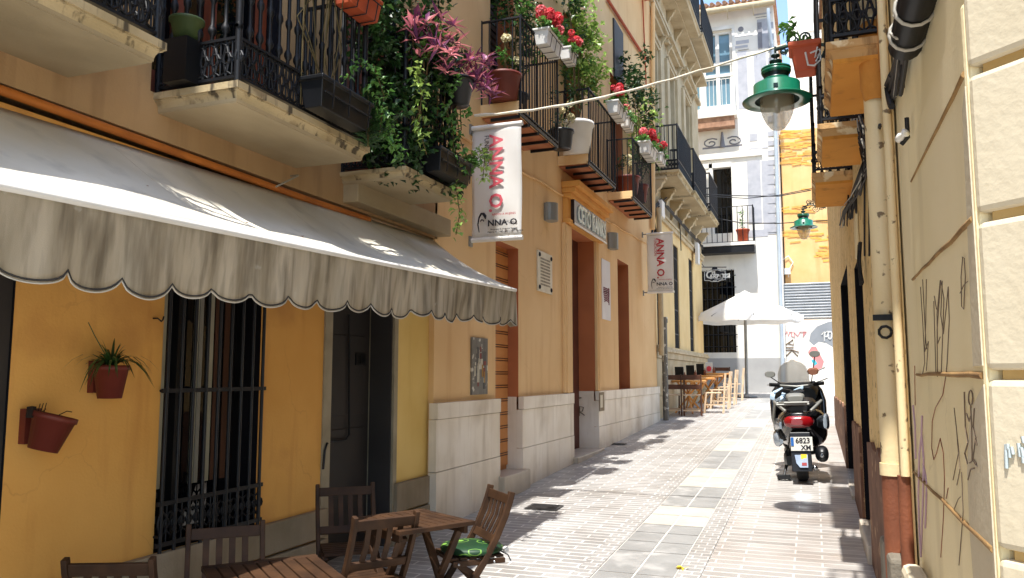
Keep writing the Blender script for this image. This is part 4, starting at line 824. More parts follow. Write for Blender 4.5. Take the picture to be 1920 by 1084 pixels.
mb = MB(); a, b, c, e = WE[1]; mb.box(a, b, YE+.2, YE+.24, c, e); wd = mb.build('balcony_door', M['glassdark'], eb)
mb = MB(); mb.box(a-.12, a-.01, YE-.02, YE+.02, c, e+.15); mb.box(-3.5, b, YE-.02, YE+.02, e+.0, e+.16); mb.build('frame', M['white'], wd)
a, b, c, e = WE[2]; mb = MB(); mb.box(a, b, YE+.2, YE+.24, c, e); wd = mb.build('window', M['glassdark'], eb); mb = MB()
for k in range(8): mb.tube([(a+(b-a)*(k+.5)/8, YE-.03, c), (a+(b-a)*(k+.5)/8, YE-.03, e)], .012, 5)
for k in range(7): z = c+(e-c)*(k+.5)/7; mb.beam((a, YE-.03, z), (b+.05, YE-.03, z), .012, .025)
mb.build('grille', M['iron'], wd)
# balconies of the white house
mb = MB(); mb.box(-3.5, -2.02, YE-.42, YE, 9.72, 9.86); mb.box(-3.5, -2.1, YE-.36, YE, 9.4, 9.72, 1); bo = mb.build('balcony', [M['endwhite'], M['roof']], eb)
railing([(-3.5, YE-.38), (-2.06, YE-.38), (-2.06, YE)], 9.86, 10.95, .13, .01, bo, M['white'])
mb = MB(); mb.box(-3.5, -1.58, YE-.5, YE, 5.52, 5.62); mb.box(-3.5, -1.6, YE-.48, YE, 5.3, 5.5, 1); bo = mb.build('balcony', [M['endwhite'], M['iron']], eb)
railing([(-3.5, YE-.46), (-1.62, YE-.46), (-1.62, YE)], 5.62, 6.75, .16, .013, bo, M['iron'])
t = thing('flower_pot', 'orange clay pot with a thin plant on the lower balcony of the white house', 'flower pot', (-1.95, YE-.25, 5.62)); mb = MB(); pot(mb, (-1.95, YE-.25, 5.62), .13, .2, .42); mb.build('pot', [M['clay'], M['soil']], t)
mb = MB(); foliage(mb, (-1.85, YE-.25, 6.4), (.2, .1, .4), 70, .08, .05); mb.build('foliage', M['leaf'], t)
# painted decoration: flat grey paint on the wall
mb = MB(); f = -.006
PN = [0]
def pane(x0, y0, x1, y1, m=0, o=0): a, b = E_(x0, y1), E_(x1, y0); PN[0] += 1; mb.box(min(a.x, b.x), min(max(a.x, b.x), -.83), YE-.004-o-PN[0]*.0006, YE-.0015, a.z, b.z, m)
for x0, y0, x1, y1 in ((1421, 34, 1440, 92), (1414, 22, 1446, 30), (1376, 66, 1412, 70), (1380, 74, 1404, 84), (1376, 84, 1402, 92), (1416, 98, 1436, 200), (1385, 95, 1400, 205), (1440, 110, 1460, 118), (1406, 250, 1420, 265), (1404, 275, 1440, 281), (1404, 300, 1425, 420), (1432, 300, 1450, 440), (1404, 430, 1440, 445)): pane(x0, y0, x1, y1, 0)
for i in range(9): pane(1440, 40+i*22, 1459, 54+i*22, 0)
for i in range(11): pane(1440, 245+i*18, 1457, 256+i*18, 0)
for x0, y0, x1, y1 in ((1422, 42, 1428, 92), (1384, 92, 1404, 95), (1417, 30, 1441, 34)): pane(x0, y0, x1, y1, 1, .002)
pc = E_(1389, 55); mb.lathe([(.001, 0), (.16, 0), (.16, .004), (.001, .004)], (pc.x, YE-.006, pc.z), 16, 1, ax=(0, -1, 0)) if 0 else mb.add([(pc.x+.09*math.cos(k*.4), YE-.006, pc.z+.09*math.sin(k*.4)) for k in range(16)], [tuple(range(16))], 1)
for sx in (-1, 1):
    pts = []
    for k in range(15): a = k*.62; r = .05+.018*k; pts.append((-2.52+sx*(.36+r*math.cos(a)*.9), YE-.004, 8.98+r*math.sin(a)*.55))
    mb.tube(pts, .022, 4, 1)
mb.tube([(-2.52, YE-.004, 8.8), (-2.52, YE-.004, 9.32)], [.1, .03], 5, 1); mb.add([(-3.15, YE-.004, 8.8), (-1.9, YE-.004, 8.8), (-1.9, YE-.004, 8.86), (-3.15, YE-.004, 8.86)], [(0, 1, 2, 3)], 1)
mb.build('painted_ornament', [M['fresco'], M['frescodark']], eb)
mb = MB(); mb.box(-3.5, -1.3, YE-.06, YE, 8.42, 8.62); mb.build('string_course', M['endwhite'], eb, bevel=.01)
# hanging tavern sign
t = thing('tavern_sign', 'black hanging tavern sign with white lettering before the barred window', 'sign', (-2.9, 25.3, 4.3)); ys = 25.3
a, b = PY(1320, 530, ys), PY(1361, 505, ys)
mb = MB(); cx, cz, hw, hh = (a.x+b.x)/2, (a.z+b.z)/2, (b.x-a.x)/2, (b.z-a.z)/2
out = [(-1, -.75), (-.55, -.8), (-.3, -1), (.3, -1), (.55, -.8), (1, -.75), (1, .8), (.55, .85), (.3, 1.05), (-.3, 1.05), (-.55, .85), (-1, .8)]
mb.prism([(x*hw, z*hh) for x, z in out], lambda x, z, c: (cx+x, ys+c, cz+z), -.02, .02); mb.lathe([(.001, 0), (.09, 0), (.09, .04), (.001, .04)], (cx, ys-.02, cz+hh*1.05), 12, ax=(0, 1, 0)); mb.build('board', M['ink'], t)
mb = MB(); q = [(cx+x*hw*.93, ys-.023, cz+z*hh*.9) for x, z in out]; mb.tube(q+[q[0]], .009, 4, sm=False); mb.tube([(cx-.06+.03*k, ys-.023, cz-hh*.83+.012*(k % 2)) for k in range(5)], .01, 4); mb.build('border', M['whiteink'], t)
for s_, sz, x, z in (('EL', .15, -.28, .22), ('C', .36, -.84, -.42), ('ARPOLE', .17, -.5, -.36), ('ON', .2, .42, -.4)): lettering('lettering', s_, sz, (cx+x*hw, ys-.022, cz+z*hh), (1, 0, 0), (0, 0, 1), M['whiteink'], t, bold=.006)
lettering('lettering', 'TABERNA', .06, (cx-.02, ys-.022, cz-hh*.62), (1, 0, 0), (0, 0, 1), M['whiteink'], t)
mb = MB(); a = PY(1308, 501, ys); mb.tube([a, PY(1362, 501, ys)], .014, 5); mb.tube([PY(1312, 490, ys), PY(1320, 500, ys)], .01, 4); mb.build('bracket', M['iron'], t)
# orange brick house behind and its metal hoarding
YB2 = 27.2
hb = thing('brick_house', 'orange rendered brick house behind the street lamps', 'building', (.4, YB2, G(27)))
mb = MB(); z0, z1 = PY(1500, 530, YB2).z, PY(1500, 243, YB2).z; mb.box(-.78, 2.5, YB2, YB2+3, -.2, z1); mb.build('wall', M['brick'], hb)
mb = MB()
def rough_patch(x0, y0, x1, y1, n):
    for i in range(n):
        x, y = R(x0, x1), R(y0, y1); p = PY(x, y, YB2); w = R(.08, .26); mb.obox(p, (w, 0, R(-.02, .02)), (0, R(.006, .024), 0), (0, 0, R(.02, .032)), random.randrange(2))
rough_patch(1464, 246, 1525, 310, 60); rough_patch(1464, 385, 1520, 400, 14); rough_patch(1464, 430, 1530, 446, 26); rough_patch(1538, 462, 1572, 484, 26); rough_patch(1464, 310, 1570, 520, 8)
mb.build('exposed_brick', [mat('bright brick', 'E8B45C', 'D89C44', 5, rough=.95, bump=.4), mat('dull brick', 'DCAA60', 'CC9850', 5, rough=.95, bump=.4)], hb, kind='stuff')  # two brick tones, mixed at random
mb = MB(); pts = [PY(x, y, YB2-.05) for x, y in ((1464, 490), (1478, 480), (1487, 492), (1480, 505), (1478, 520))]; mb.tube(pts, .015, 4); p = PY(1476, 509, YB2-.05); mb.box(p.x-.1, p.x+.1, YB2-.12, YB2, p.z-.1, p.z+.1); mb.build('cable_box', M['white'], hb)
t = thing('metal_hoarding', 'grey corrugated metal hoarding above the graffiti wall', 'hoarding', (.1, 26.6, 3)); a, b = PY(1471, 600, 26.6), PY(1575, 528, 26.6); mb = MB(); n = 13; vs = []
for i in range(n*4+1):
    z = a.z+(b.z-a.z)*i/(n*4); vs += [(a.x, 26.6+.05*math.sin(i*math.pi/2), z), (b.x+.6, 26.6+.05*math.sin(i*math.pi/2), z)]
mb.add(vs, [(2*i, 2*i+1, 2*i+3, 2*i+2) for i in range(n*4)]); mb.build('sheet', M['corrugated'], t); mb = MB(); mb.box(b.x-.09, b.x-.03, 26.48, 26.54, 1, b.z); mb.build('post', M['steel'], t)
YG = 26.4; gw = thing('graffiti_wall', 'white garden wall covered in graffiti behind the scooter', 'wall', (0, YG, G(26.4)))
mb = MB(); a, b = PY(1462, 748, YG), PY(1600, 598, YG); mb.box(-.815, 2, YG, YG+.15, .2, PY(1500, 600, YG).z); mb.build('wall', M['endwhite'], gw)
mb = MB(); P2 = lambda x, y: PY(x, y, YG-.004)
def blob(pts, m, o=0.): mb.add([PY(x, y, YG-.003-o) for x, y in pts], [tuple(range(len(pts)))], m)
blob([(1517, 640), (1520, 625), (1532, 612), (1552, 604), (1575, 600), (1590, 604), (1590, 668), (1572, 662), (1560, 650), (1548, 643), (1535, 641), (1526, 648)], 0)
blob([(1515, 660), (1522, 650), (1530, 650), (1536, 662), (1545, 678), (1541, 692), (1528, 700), (1524, 690), (1524, 672), (1516, 664)], 1)
blob([(1521, 676), (1527, 673), (1533, 682), (1527, 686)], 2, .002)
scribble(mb, [[(1541, 628), (1545, 622), (1546, 640), (1547, 624), (1552, 621), (1553, 630), (1548, 632)], [(1556+4*math.cos(k*.6), 629+7*math.sin(k*.6)) for k in range(12)], [(1563, 624), (1564, 640), (1568, 628), (1572, 640), (1574, 625)]], lambda x, y: PY(x, y, YG-.008), .02, 3)
scribble(mb, [[(1463, 633), (1470, 620), (1471, 632), (1476, 620), (1478, 630), (1481, 622), (1485, 622), (1484, 630), (1490, 632), (1488, 622), (1496, 630), (1500, 622), (1512, 622), (1505, 632), (1508, 621)]], P2, .022, 4)
scribble(mb, [[(1466, 652), (1487, 637), (1488, 647), (1476, 644)], [(1466, 652), (1488, 652)], [(1466, 658), (1484, 656), (1497, 660), (1496, 668), (1484, 656)], [(1484, 658), (1470, 672), (1468, 684), (1472, 692)]], P2, .02, 5)
mb.build('graffiti', [mat('grey mural paint', '8E9296', '82868A', 2), mat('pink mural paint', 'E08A88', 'D67E7E', 3), mat('turquoise mural paint', '4AB4C0'), M['whiteink'], M['sprayred'], M['spray']], gw)
wh = thing('far_house', 'white far house seen above the brick house beside the blue sky', 'building', (1, 33, 0)); a, b = PY(1486, 240, 33), PY(1600, -60, 33)
mb = MB(); mb.box(a.x, 6, 33, 38, 0, b.z); mb.box(a.x-.1, 6, 32.9, 33, PY(1500, 95, 33).z-.2, PY(1500, 95, 33).z); mb.build('wall', M['endwhite'], wh); mb = MB(); q = PY(1512, 15, 33); mb.box(q.x-.1, q.x+1.2, 32.95, 33, q.z-1, q.z+.9); mb.build('window', M['white'], wh)
p0, p1 = PY(1462, 240, 31), PY(1530, 110, 31); hs = thing('roof_terrace', 'low white terrace house behind the brick house with a rail', 'building', (0, 31, 0)); mb = MB(); mb.box(-1, 3.2, 31, 33, 0, PY(1500, 165, 31).z); mb.build('wall', M['endwhite'], hs); railing([(-.9, 31.05), (1.8, 31.05)], PY(1500, 165, 31).z, PY(1500, 165, 31).z+.9, .3, .015, hs, M['white'])
# the end of the street stands a little farther back: the same sight lines, 5 % farther out
for o in (eb, hb, gw, C.objects['metal_hoarding'], next(o for o in C.objects if o.get('label', '').startswith('orange clay pot with a thin plant'))):
    e = EYE*S; o.location = e+(o.location-e)*1.05; o.scale = (1.05,)*3
# cables strung across
for i, (pts, r, lab) in enumerate((([(1225, 358, 20), (1290, 362, 21), (1370, 367, 22), (1460, 368, 23), (1520, 357, 24)], .014, 'thin cable strung highest across the street before the white house'), ([(1346, 410, 24.5), (1390, 418, 24.5), (1460, 419, 24), (1570, 412, 20)], .014, 'dark cable running from the far balconies past the second lamp'), ([(1262, 366, 21), (1300, 367, 22), (1400, 372, 23), (1460, 366, 23.5), (1530, 352, 24)], .012, 'second thin cable sagging just under the highest cable'))):
    mb = MB(); q = [PY(*p) for p in pts]; w = []
    for a, b in zip(q, q[1:]): w += [a.lerp(b, k/6) for k in range(6)]
    mb.tube(w+[q[-1]], r, 4); tag(mb.build('overhead_cable', M['cable']), lab, 'cable', 'overhead cables')

# ------------------------------------------------------------------ tavern terrace
t = thing('parasol', 'large white canvas parasol on a grey pole before the white house', 'parasol', (-1.9, 24.7, G(24.7)))
mb = MB(); mb.lathe([(.001, 0), (.3, 0), (.3, .05), (.06, .09), (.05, .12)], (-1.9, 24.7, G(24.7)), 20); mb.build('base', M['steel'], t); mb = MB(); mb.tube([(-1.9, 24.7, .9), (-1.87, 24.7, 3.9)], .045, 10); mb.build('pole', M['steel'], t)
mb = MB(); zc, ze, rr = 4.0, 3.22, 1.66; cx, cy = -1.86, 24.6; n = 8; vs = [(cx, cy, zc)]; NR = 5; ns = 48
for j in range(1, NR+1):
    for k in range(ns):
        a = 2*math.pi*k/ns+.2; e = math.cos(math.pi/n)/math.cos(((a) % (2*math.pi/n))-math.pi/n); rj = rr*j/NR; sag = .04*(1-abs(((a) % (2*math.pi/n))/(math.pi/n)-1))*j/NR
        vs.append((cx+rj*e*math.cos(a), cy+.74*rj*e*math.sin(a), zc+(ze-zc)*(j/NR)**.92-sag))
for k in range(ns): p = vs[1+(NR-1)*ns+k]; vs.append((p[0], p[1], p[2]-.16-.02*math.sin(k*1.3)))
mb.add(vs, [(0, 1+k, 1+(k+1) % ns) for k in range(ns)]+[(1+j*ns+k, 1+(j+1)*ns+k, 1+(j+1)*ns+(k+1) % ns, 1+j*ns+(k+1) % ns) for j in range(NR) for k in range(ns)], 0, True); mb.build('canopy', M['parasol'], t)
mb = MB()
for k in range(8): a = 2*math.pi*k/8+.2; mb.beam((cx, cy, 3.85), (cx+rr*.95*math.cos(a), cy+rr*.7*math.sin(a), ze-.03), .02, .03); mb.beam((cx, cy, 3.3), (cx+rr*.5*math.cos(a), cy+rr*.37*math.sin(a), 3.5), .015, .02)
mb.build('rib', M['steel'], t)
def dn(o, x, y, z, a, s=1.): o.location = V((x, y, z))*S; o.rotation_euler = (0, 0, math.radians(a)); o.scale = (s, s, s)
# folding terrace chair and table, built once at the origin
def pale_chair():
    t = thing('folding_chair', 'x', 'chair')
    mb = MB(); mb.box(-.17, .17, -.16, .18, .38, .4)
    mb.build('seat', M['paleseat'], t, bevel=.004); mb = MB()
    for z in (.5, .68): mb.box(-.17, .17, -.2-(z-.4)*.18, -.185-(z-.4)*.18, z, z+.09)
    mb.build('backrest', M['paleseat'], t, bevel=.004)
    for sx in (-1, 1):
        mb = MB(); mb.beam((sx*.185, -.19, 0), (sx*.185, -.25, .78), .025, .035, (0, 1, 0)); mb.build('leg', M['paleseat'], t)
        mb = MB(); mb.beam((sx*.16, .17, 0), (sx*.16, .13, .4), .025, .035, (0, 1, 0)); mb.build('leg', M['paleseat'], t)
        mb = MB(); mb.beam((sx*.165, .15, .16), (sx*.18, -.21, .16), .018, .022); mb.build('side_stretcher', M['paleseat'], t)
    mb = MB(); mb.beam((-.18, .1, .12), (.18, .1, .12), .02, .025); mb.beam((-.16, -.14, .1), (.16, -.14, .1), .02, .025); mb.build('stretcher', M['paleseat'], t); return t
def round_table():
    t = thing('terrace_table', 'x', 'table'); mb = MB(); mb.lathe([(.001, .66), (.36, .66), (.38, .68), (.38, .7), (.36, .71), (.001, .71)], (0, 0, 0), 28); mb.build('tabletop', M['tabletop'], t)
    for k in range(4): a = k*math.pi/2+.4; mb = MB(); mb.beam((.3*math.cos(a), .3*math.sin(a), 0), (-.24*math.cos(a), -.24*math.sin(a), .66), .03, .035); mb.build('leg', M['tabletop'], t)
    return t
T0 = round_table(); C0 = pale_chair()
lt = ['nearest round honey wood terrace table by the drainpipe', 'second round terrace table along the stone base', 'third round terrace table along the stone base under the parasol edge', 'farthest terrace table with the red menu stand by the white house']
tpos = [(-2.72, 18.7), (-2.7, 20.3), (-2.68, 22.0), (-2.66, 23.8)]
for i, (x, y) in enumerate(tpos):
    o = T0 if i == 0 else copy_tree(T0); o['label'] = lt[i]; o['group'] = 'round tables of the tavern terrace'; dn(o, x, y, G(y), 20*i, 1.05)
cp = [(-2.55, 18.0, 5, 'terrace chair nearest to the viewer, its back to the street'), (-2.98, 18.0, 20, 'terrace chair in the corner beside the drainpipe'), (-2.2, 18.9, 95, 'sunlit terrace chair at the street side of the nearest round table'), (-2.2, 20.2, 90, 'terrace chair at the street side of the second round table'), (-2.18, 21.6, 88, 'terrace chair at the street side of the third round table'), (-2.15, 23.4, 92, 'last terrace chair on the street side near the parasol pole'), (-2.6, 24.6, 180, 'terrace chair beyond the last table against the grey base')]
dark_ones = []
for i, (x, y, a, lab) in enumerate(cp):
    o = C0 if i == 0 else copy_tree(C0); o['label'] = lab; o['group'] = 'folding chairs of the tavern terrace'; dn(o, x, y, G(y), a, 1.15)
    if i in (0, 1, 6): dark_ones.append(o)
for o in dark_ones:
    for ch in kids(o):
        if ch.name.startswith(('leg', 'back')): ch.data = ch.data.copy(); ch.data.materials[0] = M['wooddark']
for i, (x, y) in enumerate(tpos):
    z = G(y)+.747; lab = ['black menu holder on the nearest round terrace table', 'black menu holder on the second round terrace table', 'black menu holder on the third round terrace table', 'white menu stand with a red picture on the farthest terrace table'][i]
    t = thing('menu_holder', lab, 'menu', (x-.2, y, z), 'menus on the terrace tables'); mb = MB(); mb.obox((x-.2, y, z+.15), (.10, 0, 0), (0, .012, .003), (0, -.03, .15)); mb.build('board', M['black'] if i < 3 else M['white'], t)
    if i == 3: mb = MB(); mb.add([(x-.2+.07*math.cos(k*.5), y-.03, z+.12+.08*math.sin(k*.5)) for k in range(12)], [tuple(range(12))]); mb.build('picture', M['sprayred'] if 0 else M['petal'], t)
    t = thing('bottle', ['dark sauce bottle on the nearest round terrace table', 'dark sauce bottle on the second round terrace table', 'dark sauce bottle on the third round terrace table', 'dark sauce bottle beside the white menu stand'][i], 'bottle', (x-.05, y-.2, z), 'bottles on the terrace tables'); mb = MB(); mb.lathe([(.001, 0), (.035, 0), (.035, .1), (.012, .15), (.012, .18), (.001, .18)], (x-.05, y-.2, z), 10); mb.build('body', M['rust'], t)
mb = MB(); q = (-2.05+1.2, 25.6)
cn = thing('stone_bollard', 'small pale rounded stone bollard against the grey base of the white house', 'bollard', (q[0], q[1], G(q[1]))); mb.lathe([(.16, 0), (.14, .15), (.11, .27), (.05, .33), (.001, .34)], (q[0], q[1], G(q[1])), 14); mb.build('stone', M['endwhite'], cn)
# ------------------------------------------------------------------ right hand side
XR = .34
rb = thing('yellow_house', 'peeling yellow house on the right with orange balcony soffits and a flaking brown base', 'building', (XR, 9, G(9)))
OPR = [(6.15, 7.2, .28, 2.38), (8.6, 10.7, .28, 2.6)]
mb = MB(); facade(mb, XR, -1, .28, 3.5, 16.4, -.4, 7.6, OPR+[(3.8, 4.6, 3.05, 5.2), (5.2, 5.95, 3.1, 5.2), (6.85, 7.65, 3.2, 5.2)], 0, 1); mb.quad((XR, 16.4, -.4), (XR+3, 16.4, -.4), (XR+3, 16.4, 7.6), (XR, 16.4, 7.6))
mb.prism([(8.6, 2.6), (9.0, 2.6), (8.6, 2.75)], lambda y, z, c: (c, y, z), XR-.001, XR+.25); mb.build('wall', [M['peel'], M['dark']], rb)  # door reveals coloured near-black in place of the recess shade
mb = MB(); mb.box(XR+.28, 6, 3.62, 14.55, -.4, 7.6); mb.build('interior', M['dark'], rb)
mb = MB(); mb.box(.2, 6, 3.5, 8.3, 7.6, 7.75); mb.box(.3, 6, 8.3, 14.7, 7.6, 7.75); mb.build('roof', M['roof'], rb)
mb = MB()
for a, b, z in ((4.1, 6.13, 1.07), (7.22, 8.58, 1.05), (10.72, 16.4, 1.12)):
    n = 14
    mb.prism([(a, -.3), (b, -.3)]+[(b-(b-a)*k/n, z+R(-.04, .03)) for k in range(n+1)], lambda y, zz, c: (c, y, zz), XR-.022, XR+.01)
islands(mb, 'plinth', M['peelbrown'], rb)
for a, b, c, e in OPR: mb = MB(); mb.box(XR+.2, XR+.26, a, b, c, e); mb.build('door', M['doorgrey'], rb); mb = MB(); mb.box(XR-.05, XR+.2, a-.02, b+.05, .1, c+.06); mb.build('doorstep', M['steptop'], rb, bevel=.012)
for k, (a, b, z, xe, lt_) in enumerate(((3.68, 4.52, 2.9, .1, .17), (5.08, 5.84, 2.95, .07, .15), (6.75, 7.75, 3.05, .035, .15))):
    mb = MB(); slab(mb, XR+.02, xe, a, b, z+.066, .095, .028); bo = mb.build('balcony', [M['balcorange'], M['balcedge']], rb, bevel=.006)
    railing([(XR, a+.02), (xe+.025, a+.02), (xe+.025, b-.02), (XR, b-.02)], z+.07, z+1.03, .075, .0075, bo, M['iron'], lattice=lt_, beads=True)
for k, (a, b, xe) in enumerate(((1.9, 3.35, -.1), (3.5, 4.25, .12), (5.0, 7.1, -.03), (7.3, 8.7, .0))):     # second floor, unseen above the frame, laid out to cast the jagged street shadow
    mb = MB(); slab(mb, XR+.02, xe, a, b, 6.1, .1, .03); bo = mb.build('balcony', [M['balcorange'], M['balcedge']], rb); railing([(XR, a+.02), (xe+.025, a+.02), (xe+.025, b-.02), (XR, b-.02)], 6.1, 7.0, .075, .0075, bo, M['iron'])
mb = MB()
for s_ in range(26):
    base = random.choice(([(1608, 212), (1614, 240), (1622, 268), (1628, 300), (1616, 335), (1600, 370), (1585, 395), (1580, 425)], [(1644, 235), (1636, 268), (1630, 300), (1622, 318), (1612, 340), (1606, 365)], [(1604, 262), (1612, 285), (1622, 302), (1612, 330), (1598, 355), (1594, 385), (1586, 410)], [(1604, 225), (1612, 255), (1620, 262), (1628, 300), (1630, 318)]))
    j = R(-7, 7); mb.tube([PX(x+j+R(-3, 3), y+R(-3, 3), XR-R(.012, .05)) for x, y in base], R(.004, .009), 5, random.choice((0, 0, 1)))
for s_ in range(5): cxx, cyy = R(1580, 1606), R(365, 405); ring(mb, PX(cxx, cyy, XR-.03), (0, 1, 0), (0, 0, 1), R(.05, .09), .006, 12)
for p in ((1607, 268), (1620, 255)): q = PX(*p, XR-.03); mb.box(q.x-.02, q.x+.02, q.y-.05, q.y+.05, q.z-.025, q.z+.025)
mb.tube([PX(x, y, XR-.02) for x, y in ((1601, 287), (1606, 290), (1597, 296), (1590, 300))], .006, 4)
for x0 in (1621, 1630): mb.tube([PX(x0, y, XR-.012) for y in (320, 400, 480)], .006, 4)
mb.build('cable_bundle', [M['cable'], M['cablegrey']], rb)
a, b = PX(1625, 396, XR), PX(1605, 472, XR); mb = MB(); mb.box(PY(1606, 430, 6.25).x, XR-.002, 6.25, 6.6, PY(1615, 474, 6.25).z, PY(1615, 396, 6.25).z); mb.build('fuse_box', M['rightwall'], rb, bevel=.008)
mb = MB(); q = PX(1614, 490, XR-.03)
for k in range(4): mb.tube([q+V((0, R(-.1, .1), .12)), q+V((-.01, R(-.1, .1), 0)), q+V((0, R(-.1, .1), -.15))], .012, 5)
mb.build('cable_end', M['cable'], rb)
# downpipes
t = thing('downpipe', 'thick cream painted downpipe with a rusty iron foot on the right', 'downpipe', (.295, 3.78, .77), 'downpipes at the corner of the right walls')
mb = MB(); mb.tube([(.293, 3.78, 1.1), (.293, 3.78, 2.62)], .045, 16); mb.tube([(.293, 3.78, 1.08), (.293, 3.78, 1.13)], .052, 16); mb.tube([(.293, 3.78, 2.62), (.293, 3.78, 5)], .045, 16); mb.build('pipe', M['pipeyellow'], t)
mb = MB(); mb.tube([(.293, 3.78, .4), (.293, 3.78, 1.08)], .047, 16); mb.build('iron_foot', M['rust'], t)
mb = MB(); mb.lathe([(.046, 2.7), (.06, 2.76), (.062, 2.95), (.056, 3.04), (.046, 3.06)], (.297, 3.77, 0), 12); mb.obox((.33, 3.66, 2.93), (.02, 0, 0), (0, .05, 0), (0, .01, .12)); mb.build('clay_patch', M['bagkhaki'], t)
mb = MB(); mb.box(.24, .345, 3.72, 3.74, 1.73, 1.755); ring(mb, (.285, 3.72, 1.68), (1, 0, 0), (0, 0, 1), .025, .006, 9); mb.build('clamp', M['iron'], t)
t = thing('downpipe', 'thin cream pipe with a rusty foot beside the thick downpipe', 'downpipe', (.32, 3.56, .77), 'downpipes at the corner of the right walls'); mb = MB(); mb.tube([(.322, 3.58, 1.1), (.322, 3.57, 5)], .018, 10); mb.build('pipe', M['pipeyellow'], t); mb = MB(); mb.tube([(.318, 3.6, .5), (.318, 3.6, 1.1)], .026, 10); mb.build('iron_foot', M['rust'], t)
mb = MB(); mb.tube([(.326, 3.65, .8), (.326, 3.66, 3.2)], .009, 6); tag(mb.build('wall_cable', M['cable']), 'dark cable running up between the two cream downpipes', 'cable')
mb = MB(); mb.box(.25, .36, 3.62, 4.15, .05, .77); mb.box(.27, .36, 3.5, 3.62, .05, .62); tag(mb.build('stone_block', mat('dirty grey stone', '8C8578', '6E675A', 5, rough=.85, bump=.4), bevel=.02), 'worn grey stone block carrying the downpipe feet on the right', 'stone block')
# cream house with the rusticated corner
wh = thing('cream_house', 'cream and white rusticated corner house at the right edge covered in scribbles', 'building', (XR, 2.5, 0))
XW = XR+.008
mb = MB(); mb.quad((XW, 1.97, -.4), (XW, 3.62, -.4), (XW, 3.62, 7), (XW, 1.97, 7)); mb.box(XW+.002, 5, 3.2, 3.61, -.4, 7); mb.build('wall', M['rightwall'], wh)
A1, B1 = PX(1703, 275, XR), PX(1803, 0, XR); dz = (B1.z-A1.z)/(A1.y-B1.y)
mb = MB(); poly = [(A1.y, -.4), (A1.y, A1.z), (1.972, A1.z+dz*(A1.y-1.972)), (1.972, -.4)]
mb.prism(poly, lambda y, z, c: (c, y, z), XR, XW+.03); mb.build('render_coat', M['rightwall'], wh, bevel=.012)
u, nn = V((.695, -.72, 0)), V((-.72, -.695, 0)); c0 = V((XR, 1.965, 0))
mb = MB(); mb.prism([(0, -.4), (3.2, -.4), (3.2, 7), (0, 7)], lambda s_, z, c: tuple(c0+u*(s_+.03)-nn*c+V((0, 0, z))), .014, .3); mb.build('corner_core', M['grooveline'], wh)
gz = [-.02, .36, .75, 1.13, 1.5, 1.84, 2.17, 2.52, 2.9]
mb = MB()
for a, b in zip(gz, gz[1:]): mb.prism([(0, a+.010), (3.2, a+.010), (3.2, b-.010), (0, b-.010)], lambda s_, z, c: tuple(c0+u*s_-nn*c+V((0, 0, z))), -.001, .06)
mb.build('corner_block', M['rightwhite'], wh, bevel=.014)
mb = MB()
for z, y1 in ((2.17, 3.05), (1.84, 3.17), (1.5, 3.2), (1.13, 3.48), (.75, 2.6)): mb.tube([(XR+.001, 1.985+(y1-1.985)*k/8, z+R(-.003, .003)) for k in range(9)], [.0085-.0035*k/8 for k in range(9)], 6)
mb.build('groove_line', M['groove'], wh)
mb = MB(); n = 16; ed = [(2.2+.05*math.sin(k*.9)+.03*R(-1, 1), -.2+2.35*k/n) for k in range(n+1)]
mb.prism([(1.972, -.2)]+[(y, z) for y, z in ed if z < 1.48]+[(1.972, 1.48)], lambda y, z, c: (c, y, z), XR-.003, XR); mb.prism([(1.972, 1.52), (2.08, 1.52), (2.06, 1.7), (2.02, 2.1), (1.972, 2.14)], lambda y, z, c: (c, y, z), XR-.003, XR); mb.build('paint_patch', M['rightwhite'], wh)
mb = MB(); mb.box(.275, XR+.01, 2.0, 3.42, .55, .8); mb.build('ledge', M['rightwhite'], wh, bevel=.025)
def wallscrib(lab, strokes, m, r=.0035):
    mb = MB(); scribble(mb, strokes, lambda x, y: PX(x, y, XR-.001 if x < 1800 else XR-.004), r*.55); tag(mb.build('graffiti', m), lab, 'graffiti', 'scribbles on the cream corner house')
wallscrib('tall thin black scrawl like ARP letters between the two grooves', [[(1726, 538), (1730, 600), (1734, 680), (1729, 706)], [(1730, 524), (1736, 640), (1738, 655)], [(1737, 524), (1736, 600), (1734, 660), (1741, 640), (1737, 695)], [(1751, 565), (1755, 700), (1758, 706), (1757, 620), (1764, 526), (1770, 560), (1768, 620), (1765, 698)], [(1763, 526), (1757, 590), (1758, 645), (1763, 632)], [(1767, 527), (1764, 590), (1769, 626), (1774, 580), (1778, 538), (1780, 600), (1776, 680), (1773, 710)], [(1752, 555), (1756, 580)]], M['spray'], .0028)
wallscrib('large brown curling line falling past the middle groove', [[(1773, 708), (1768, 740), (1754, 765), (1748, 790), (1747, 840), (1751, 862), (1756, 850), (1763, 822), (1769, 850), (1771, 900), (1769, 970), (1764, 1045)], [(1778, 915), (1774, 935)], [(1715, 686), (1716, 760)]], M['rust'], .0028)
wallscrib('bold black figure scrawl on the white paint patch', [[(1820+4*math.cos(k*.52), 746+14*math.sin(k*.52)) for k in range(13)], [(1820, 760), (1822, 800), (1823, 865)], [(1808, 735), (1810, 800), (1815, 830), (1809, 850), (1814, 870)], [(1812, 775), (1817, 790), (1820, 780)], [(1827, 766), (1825, 800), (1832, 835)], [(1830, 820), (1824, 862), (1832, 875)], [(1818, 868), (1826, 862), (1831, 870)], [(1815, 900), (1820, 880), (1827, 878)]], M['spray'], .0032)
